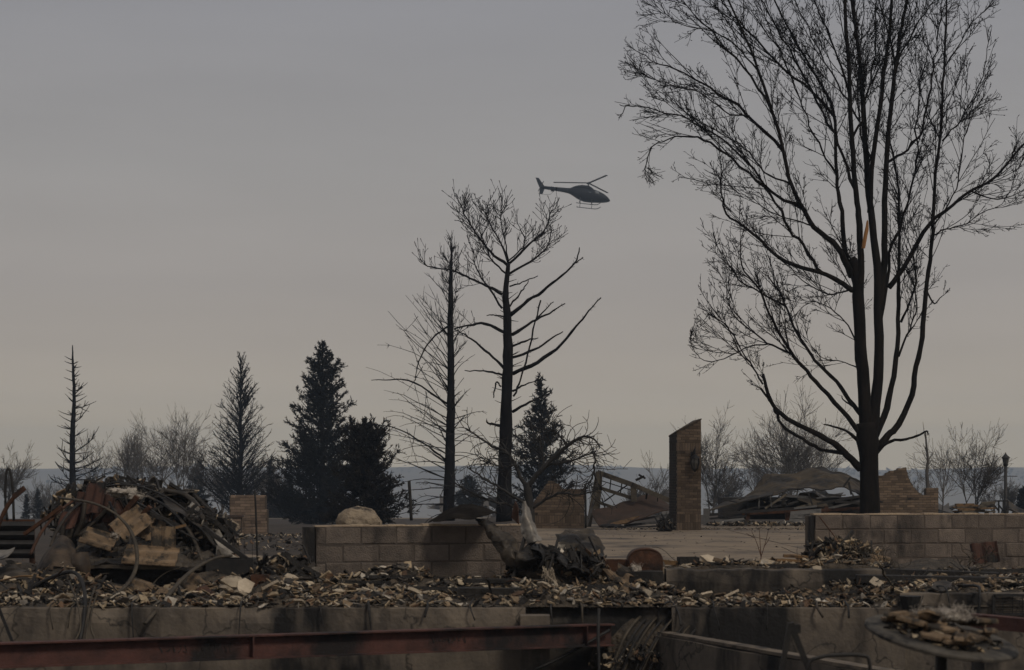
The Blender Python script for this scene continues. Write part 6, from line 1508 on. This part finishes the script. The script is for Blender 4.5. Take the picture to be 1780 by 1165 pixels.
for i, (a, b) in enumerate((((1374, 1083), (1352, 1200)), ((1374, 1083), (1420, 1200)))):
    g = G(); A_ = px(a[0], a[1], 12.4); B_ = px(b[0], b[1], 12.4); B_.z = -.22 - .01; B_ = A_ + (px(b[0], b[1], 12.4) - A_) * ((A_.z + .22) / (A_.z - px(b[0], b[1], 12.4).z)); g.beam(A_, B_, .03, .035); g.build('leg', M['dark_metal'], root)
g = G(); g.box(px(1384, 1093, 12.45), (.055, .02, .055)); g.build('plate', M['dark_metal'], root)
pipe('black bent tube handle beside the trestle at the bottom edge', [(1402, 1250, 12.3), (1404, 1160, 12.3), (1425, 1143, 12.3), (1460, 1139, 12.3), (1500, 1140, 12.3), (1512, 1156, 12.3), (1514, 1250, 12.3)], 12.3, .012, 'dark_metal', 'tube_handle', 'handle', 1.0, 24, sides=8)
g = G(); g.beam(px(1688, 1078, 15.0), px(1900, 1098, 14.2), .10, .10); g.build('steel_beam', M['primer'], label='short pinkish steel beam behind the round table', cat='beam')
g = G(); a = px(1860, 1100, 14.4); g.beam((a.x, a.y, PIT_Z), (a.x, a.y, a.z - .07), .1, .1); g.build('steel_post', M['primer'], label='steel post under the short pinkish beam', cat='post')
g = G(); a = px(1700, 1083, 14.96); g.beam((a.x, a.y, PIT_Z), (a.x, a.y, a.z - .06), .08, .08); g.build('steel_post', M['dark_metal'], label='dark post behind the round table pedestal', cat='post')

# ------------------------------------------------------------------ collapsed pergola frame, left of pillar
Yf = 53.0
root = thing('collapsed_pergola', 'collapsed grey timber frame leaning beside the brick chimney pillar', 'frame', px(1090, 918, Yf))
FB = [((1022, 921), (1040, 820), .13, .12, 'post'), ((1036, 886), (1041, 822), .20, .10, 'post'), ((1038, 821), (1100, 843), .13, .14, 'rail'), ((1098, 842), (1168, 872), .12, .12, 'rail'), ((1042, 848), (1105, 868), .09, .10, 'rail'), ((1036, 872), (1068, 883), .08, .09, 'rail'), ((1101, 844), (1102, 872), .15, .08, 'mullion'), ((1062, 832), (1060, 852), .03, .03, 'mullion'), ((1081, 840), (1078, 860), .03, .03, 'mullion'), ((1046, 836), (1100, 853), .025, .03, 'mullion'), ((1125, 855), (1123, 868), .05, .04, 'mullion'), ((1143, 862), (1143, 872), .03, .03, 'mullion'), ((1105, 835), (1120, 828), .06, .05, 'rafter'), ((1110, 825), (1122, 832), .05, .04, 'rafter'), ((1050, 872), (1098, 838), .035, .035, 'rafter'), ((1046, 866), (1052, 884), .035, .035, 'rafter')]
for i, (a, b, w, h, nm) in enumerate(FB):
    g = G(); g.beam(px(*a, Yf + .15 * (i % 3)), px(*b, Yf + .15 * (i % 3)), w, h, up=(0, 1, 0)); g.build(nm, M['woodframe'] if i < 7 else M['char'], root)
g = G(); g.beam(px(1019, 918, 52.6), px(1033, 868, 52.6), .05, .06); g.build('trim', M['siding'], root)
g = G(); g.sheet([[px(1026, 888, 52.8), px(1060, 882, 53.0), px(1095, 870, 53.3), px(1128, 861, 53.6), px(1166, 880, 53.6)], [px(1035, 905, 52.4), px(1065, 900, 52.5), px(1100, 895, 52.7), px(1135, 888, 53.0), px(1166, 884, 53.3)], [px(1046, 919, 52.0), px(1070, 914, 52.1), px(1105, 906, 52.3), px(1140, 892, 52.6), px(1166, 886, 52.9)]], 26, 12, .03, .03, seed=3); g.build('roof_panel', M['rustsheet'], root)
g = G(); g.sheet([[px(1050, 916, 51.9), px(1075, 906, 52.1), px(1112, 897, 52.3)], [px(1052, 919, 51.8), px(1080, 911, 51.9), px(1100, 905, 52.1)]], 14, 5, .02, .03, seed=4); g.build('torn_edge', M['tan_wood'], root)
for i, (x0, y0, x1, y1) in enumerate(((1085, 914, 1160, 906), (1090, 919, 1160, 914), (1100, 905, 1162, 895))):
    g = G(); g.beam(px(x0, y0, 52.6 + i * .1), px(x1, y1, 52.6 + i * .1), .12, .06); g.build('siding_board', M['siding'], root)
g = G(); g.rock(px(1065, 919, 51.9), (.35, .3, .12), 3, 3, .5, 2); g.build('ash_pile', M['char'], label='low black ash pile at the foot of the collapsed frame', cat='ash')
heap('burnt_bush', 'small black burnt heap at the foot of the brick chimney pillar', px(1158, 915, 48.7), (.22, .2, .19), 160, .02, .08, 47, 12, m='char', light=.05)

# ------------------------------------------------------------------ collapsed garage, right of pillar
Yg = 54.5
root = thing('collapsed_garage', 'collapsed garage with buckled brown roof sheet behind the patio', 'garage', px(1360, 915, Yg))
g = G(); g.sheet([[px(1302, 855, 57.2), px(1335, 830, 57.4), px(1375, 821, 57.5), (px(1420, 814, 57.5)), px(1450, 817, 57.5), px(1475, 828, 57.4), px(1505, 852, 57.2)], [px(1290, 864, 56.2), px(1330, 848, 56.3), px(1375, 838, 56.4), px(1420, 832, 56.4), px(1452, 834, 56.4), px(1480, 842, 56.3), px(1508, 860, 56.2)], [px(1285, 870, 55.2), px(1325, 864, 55.2), px(1375, 854, 55.2), px(1420, 850, 55.2), px(1455, 850, 55.2), px(1485, 856, 55.2), px(1510, 866, 55.2)]], 40, 18, .03, .12, seed=5, freq=1.6); g.build('roof_sheet', M['shed'], root)
g = G(); g.sheet([[px(1245, 880, 55.6), px(1280, 868, 55.6), px(1320, 858, 55.5), px(1345, 855, 55.4)], [px(1228, 888, 54.6), px(1262, 880, 54.6), px(1305, 870, 54.6), px(1342, 861, 54.6)]], 20, 6, .03, .03, seed=6); g.build('eave_sheet', M['shed'], root)
g = G(); g.sheet([[px(1302, 872, 55.8), px(1325, 866, 55.7), px(1345, 862, 55.6)], [px(1298, 888, 55.2), px(1315, 878, 55.2), px(1330, 868, 55.2)]], 12, 6, .03, .03, seed=7); g.build('wall_panel', M['shed'], root)
g = G(); g.sheet([[px(1390, 858, 55.6), px(1415, 858, 55.6), px(1430, 872, 55.4), px(1440, 880, 55.2)], [px(1385, 868, 55.2), px(1405, 876, 55.1), px(1420, 880, 55.0), px(1430, 882, 54.9)]], 14, 8, .03, .04, seed=8); g.build('wall_panel', M['shed'], root)
g = G(); g.box(((px(1250, 0, 57).x + px(1520, 0, 57).x) / 2, 57.6, .42), (px(1520, 0, 57).x - px(1262, 0, 57).x, 1.4, .62)); g.build('inner_block', M['char'], root)  # solid block in the black char colour, behind the garage rails
GB = [((1228, 918), (1228, 884), .16, .10, 'post', 'siding'), ((1299, 912), (1300, 890), .10, .10, 'post', 'rust'), ((1369, 905), (1368, 884), .12, .10, 'post', 'rust'), ((1437, 898), (1436, 880), .10, .10, 'post', 'rust'), ((1362, 882), (1362, 855), .10, .10, 'post', 'char'), ((1232, 895), (1380, 884), .07, .06, 'rail', 'char'), ((1230, 902), (1300, 897), .05, .05, 'rail', 'siding'), ((1290, 893), (1500, 884), .08, .07, 'rail', 'rust'), ((1300, 884), (1368, 876), .03, .03, 'rail', 'dark_metal'), ((1320, 863), (1319, 884), .03, .03, 'bar', 'siding'), ((1339, 862), (1341, 882), .03, .03, 'bar', 'siding'), ((1368, 859), (1330, 884), .05, .04, 'bar', 'woodframe'), ((1405, 856), (1412, 878), .04, .04, 'bar', 'char'), ((1420, 876), (1500, 862), .06, .05, 'rail', 'dark_metal'), ((1440, 884), (1505, 868), .06, .05, 'rail', 'siding'), ((1452, 872), (1508, 876), .06, .05, 'rail', 'char'), ((1232, 910), (1300, 914), .05, .05, 'rail', 'char'), ((1380, 884), (1420, 880), .05, .05, 'rail', 'siding'), ((1475, 838), (1480, 860), .05, .05, 'bar', 'char'), ((1466, 846), (1478, 830), .05, .05, 'bar', 'char'), ((1478, 830), (1500, 840), .05, .05, 'bar', 'char'), ((1230, 870), (1238, 880), .05, .04, 'bar', 'char')]
for i, (a, b, w, h, nm, mm) in enumerate(GB):
    g = G(); yy = 54.3 + .09 * (i % 5); g.beam(px(*a, yy), px(*b, yy), w, h, up=(0, 1, 0)); g.build(nm, M[mm], root)
random.seed(77)
for i in range(26):
    x = U(1300, 1500); y = U(858, 886); yy = U(54.6, 56.0); g = G(); g.beam(px(x, y, yy), px(x + U(-60, 60), y + U(-7, 9), yy + U(-.5, .5)), U(.03, .07), U(.03, .06), up=(0, 1, 0)); g.build('rafter', M[random.choice(('char', 'char', 'dark_metal', 'woodframe', 'siding'))], root)
for (x0, y0, x1, y1, x2, y2, x3, y3) in ((1240, 906, 1292, 900, 1300, 912, 1238, 917), (1374, 889, 1428, 884, 1424, 912, 1372, 908), (1310, 909, 1405, 904, 1405, 916, 1310, 915)):
    for k in range(3):
        f0, f1 = k / 3, (k + .92) / 3
        a, b, c, d = px(x0, y0, 54.2), px(x1, y1, 54.2), px(x2, y2, 54.15), px(x3, y3, 54.15)
        g = G(); g.sheet([[a.lerp(d, f0), b.lerp(c, f0)], [a.lerp(d, f1), b.lerp(c, f1)]], 8, 2, .02, .012, seed=k); g.build('siding_board', M['siding'], root)
n = 400
g = G(); P_ = np.stack([rng.uniform(px(1230, 0, 54).x, px(1405, 0, 54).x, n), rng.uniform(53.3, 54.1, n), np.full(n, .03)], 1); P_[:, 2] += rng.uniform(0, .07, n); chips(g, P_, rng.uniform(.03, .10, n), .6, dark=dk); g.build('garage_debris', M['chip'], kind='stuff', label='low strip of burnt debris along the garage front', cat='debris')

# ------------------------------------------------------------------ lamp post, lumber, gate
Yl = 72.0; s = 1 / ppm(Yl); b = px(1748, 885, Yl); b.z = ground_z(b.x, Yl)
root = thing('lamp_post', 'black lantern street lamp post at the right edge of the yard', 'lamp post', b)
X = b.x; zt = lambda y: CZ + (HY - y) * s
g = G(); g.tube([(X, Yl, b.z), (X, Yl, zt(870)), (X, Yl, zt(868)), (X, Yl, zt(810))], [.09, .085, .06, .055], 10); g.build('pole', M['dark_metal'], root, smooth=True)
g = G(); g.beam((X - .08, Yl, zt(828)), (X + .42, Yl, zt(828)), .03, .025); g.build('crossarm', M['dark_metal'], root)
g = G(); g.tube([(X, Yl, zt(811)), (X, Yl, zt(807)), (X, Yl, zt(806))], [.06, .09, .05], 8); g.build('collar', M['dark_metal'], root)
g = G(); g.tube([(X, Yl, zt(806)), (X, Yl, zt(796))], [.07, .105], 6); g.build('pane', M['lampglass'], root)
for k in range(6):
    a = k * math.pi / 3 + math.pi / 6; g = G(); g.tube([(X + .075 * math.cos(a), Yl + .075 * math.sin(a), zt(807)), (X + .118 * math.cos(a), Yl + .118 * math.sin(a), zt(796))], .012, 4); g.build('cage_bar', M['dark_metal'], root)
g = G(); g.tube([(X, Yl, zt(797)), (X, Yl, zt(795.5)), (X, Yl, zt(791)), (X, Yl, zt(789)), (X, Yl, zt(786))], [.15, .155, .06, .03, .006], 8); g.build('hood', M['dark_metal'], root)
# stacked lumber and low gate beyond the wall
Yk = 66.0
random.seed(2)
root = thing('lumber_stack', 'low stack of pale weathered boards left of the lamp post', 'lumber', px(1690, 898, Yk))
for i in range(11):
    x0 = U(1655, 1672); x1 = x0 + U(28, 60); y = 889 - (i // 2) * 2.4; g = G(); g.beam(px(x0, y, Yk + .3 * (i % 2)), px(x1, y - U(-1, 2), Yk + .3 * (i % 2)), .18, .05); g.build('board', M['tan_wood'] if i % 3 else M['woodframe'], root)
for i in range(4):
    g = G(); g.beam(px(1700 + i * 2, 882 - i * 2.5, Yk - .3), px(1727 + i, 880 - i * 2.5, Yk - .3), .2, .05); g.build('board', M['woodframe'], root)
for x in (1662, 1690, 1715): a = px(x, 890, Yk + .1); g = G(); g.beam((a.x, a.y, ground_z(a.x, a.y)), a, .12, .12); g.build('bearer', M['char'], root)
root = thing('low_gate', 'low black railing beside the foot of the lamp post', 'railing', px(1735, 895, 70))
for a, b_ in (((1727, 871), (1752, 871)), ((1728, 871), (1728, 892)), ((1736, 871), (1736, 892)), ((1744, 871), (1744, 892)), ((1752, 871), (1752, 892)), ((1728, 878), (1736, 888)), ((1736, 878), (1744, 888))):
    g = G(); g.beam(px(*a, 70), px(*b_, 70), .05, .05, up=(0, 1, 0)); g.build('bar', M['dark_metal'], root)
g = G(); g.sheet([[px(1748, 868, 70.5), px(1765, 880, 70.5), px(1790, 893, 70.5)], [px(1748, 885, 70), px(1765, 892, 70), px(1790, 899, 70)]], 10, 4, .06, .04); g.build('fallen_roof', M['burnt_metal'], label='dark fallen roof slope right of the lamp post', cat='roof')

# ------------------------------------------------------------------ helicopter
def heli():
    Yh = 305.0; c = px(1012, 338, Yh)
    root = thing('helicopter', 'dark helicopter flying right with nose slightly down', 'helicopter', c)
    root.rotation_euler = (R(-9), R(6.5), R(-4))
    k = dict(local=True)
    def loft(secs, name, m, n=14, parent=root):
        V = []; fs = []
        for (x, zc, ry, rz) in secs:
            for i in range(n):
                a = 2 * math.pi * i / n; V.append((x, ry * math.cos(a), zc + rz * math.sin(a)))
        for s_ in range(len(secs) - 1):
            for i in range(n): fs.append((s_ * n + i, s_ * n + (i + 1) % n, (s_ + 1) * n + (i + 1) % n, (s_ + 1) * n + i))
        fs.append(tuple(range(n))[::-1]); fs.append(tuple(range((len(secs) - 1) * n, len(secs) * n)))
        g = G(); g.add(V, [f[::-1] for f in fs]); return g.build(name, m, parent, smooth=True, **k)
    body = loft([(-2.4, .36, .28, .30), (-1.5, .28, .52, .58), (-.6, .08, .80, .88), (.4, -.06, .98, 1.06), (1.5, -.08, 1.0, 1.04), (2.5, -.16, .92, .88), (3.3, -.29, .74, .66), (3.85, -.42, .50, .42), (4.15, -.50, .28, .22), (4.3, -.54, .08, .06)], 'fuselage', M['heli'])
    loft([(-2.0, .62, .12, .12), (-1.2, .86, .40, .32), (-.2, 1.06, .52, .40), (.9, 1.06, .48, .38), (1.6, .86, .28, .20)], 'engine_cowling', M['heli'])
    loft([(-6.5, .46, .17, .22), (-4.5, .42, .22, .28), (-2.8, .38, .28, .36), (-1.2, .30, .44, .50)], 'tail_boom', M['heli'])
    g = G(); g.prism([(-6.6, .40), (-5.75, .55), (-6.85, 1.85), (-7.35, 1.85)], -.05, .05); g.build('tail_fin', M['heli'], root, **k)
    g = G(); g.prism([(-6.5, .40), (-5.75, .35), (-6.0, -.65), (-6.5, -.6)], -.04, .04); g.build('lower_fin', M['heli'], root, **k)
    g = G(); g.box((-4.6, 0, .34), (.5, 2.4, .05)); g.build('stabilizer', M['heli'], root, **k)
    g = G(); g.tube([(-6.35, -.3, .5), (-6.35, -.12, .5)], [.06, .09], 8); t = g.build('tail_rotor', M['dark_metal'], root, **k)
    for a in (1.2, 1.2 + math.pi):
        g = G(); g.beam((-6.35, -.32, .5), (-6.35 + .9 * math.cos(a), -.32, .5 + .9 * math.sin(a)), .03, .12); g.build('blade', M['dark_metal'], t, **k)
    g = G(); g.tube(catmull([(-4.3, 0, .1), (-4.9, 0, -.55), (-5.9, 0, -.6), (-6.7, 0, -.55)], 10), .025, 5); g.build('tail_guard', M['dark_metal'], root, **k)
    # windows sit a little proud of the skin
    for s_ in (-1, 1):
        for x0, x1 in ((1.0, 1.75), (1.85, 2.55)):
            g = G(); yy = lambda x, z: s_ * (math.sqrt(max(.02, 1 - ((z + .05) / .86) ** 2)) * (.95 if x < 1.6 else .90 - .09 * max(0, x - 2.2)) + .02)
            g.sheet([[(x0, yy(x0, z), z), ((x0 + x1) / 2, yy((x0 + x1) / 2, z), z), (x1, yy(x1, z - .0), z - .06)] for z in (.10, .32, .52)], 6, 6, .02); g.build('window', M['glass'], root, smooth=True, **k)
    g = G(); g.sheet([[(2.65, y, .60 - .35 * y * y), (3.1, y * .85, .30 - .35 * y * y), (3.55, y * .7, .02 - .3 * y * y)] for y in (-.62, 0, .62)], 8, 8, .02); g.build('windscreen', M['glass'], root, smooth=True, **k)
    g = G(); g.tube([(.75, 0, 1.15), (.75, 0, 1.85)], [.12, .09], 8); g.build('mast', M['dark_metal'], root, **k)
    g = G(); g.tube([(.75, 0, 1.72), (.75, 0, 1.80), (.75, 0, 1.98)], [.25, .34, .12], 10); hub = g.build('rotor_hub', M['dark_metal'], root, **k)
    for a in (180, 57, -58):
        dz = -.45 if a == 180 else .12; a = R(a); g = G()
        p, q_ = Vector((.75 + .3 * math.cos(a), .3 * math.sin(a), 1.86)), Vector((.75 + 5.3 * math.cos(a), 5.3 * math.sin(a), 1.86 + dz)); g.beam(p, q_, .32, .07); g.build('rotor_blade', M['dark_metal'], root, **k)
    for s_ in (-1, 1):
        g = G(); y = s_ * 1.1; g.tube(catmull([(-.7, y, -1.72), (.8, y, -1.74), (2.1, y, -1.74), (2.6, y, -1.62), (2.95, y * .98, -1.35)], 14), .055, 6); g.build('skid', M['dark_metal'], root, smooth=True, **k)
        for x in (-.2, 1.6):
            g = G(); g.tube([(x, s_ * .5, -.65), (x, s_ * .95, -1.1), (x, y, -1.7)], .045, 6); g.build('strut', M['dark_metal'], root, smooth=True, **k)
heli()
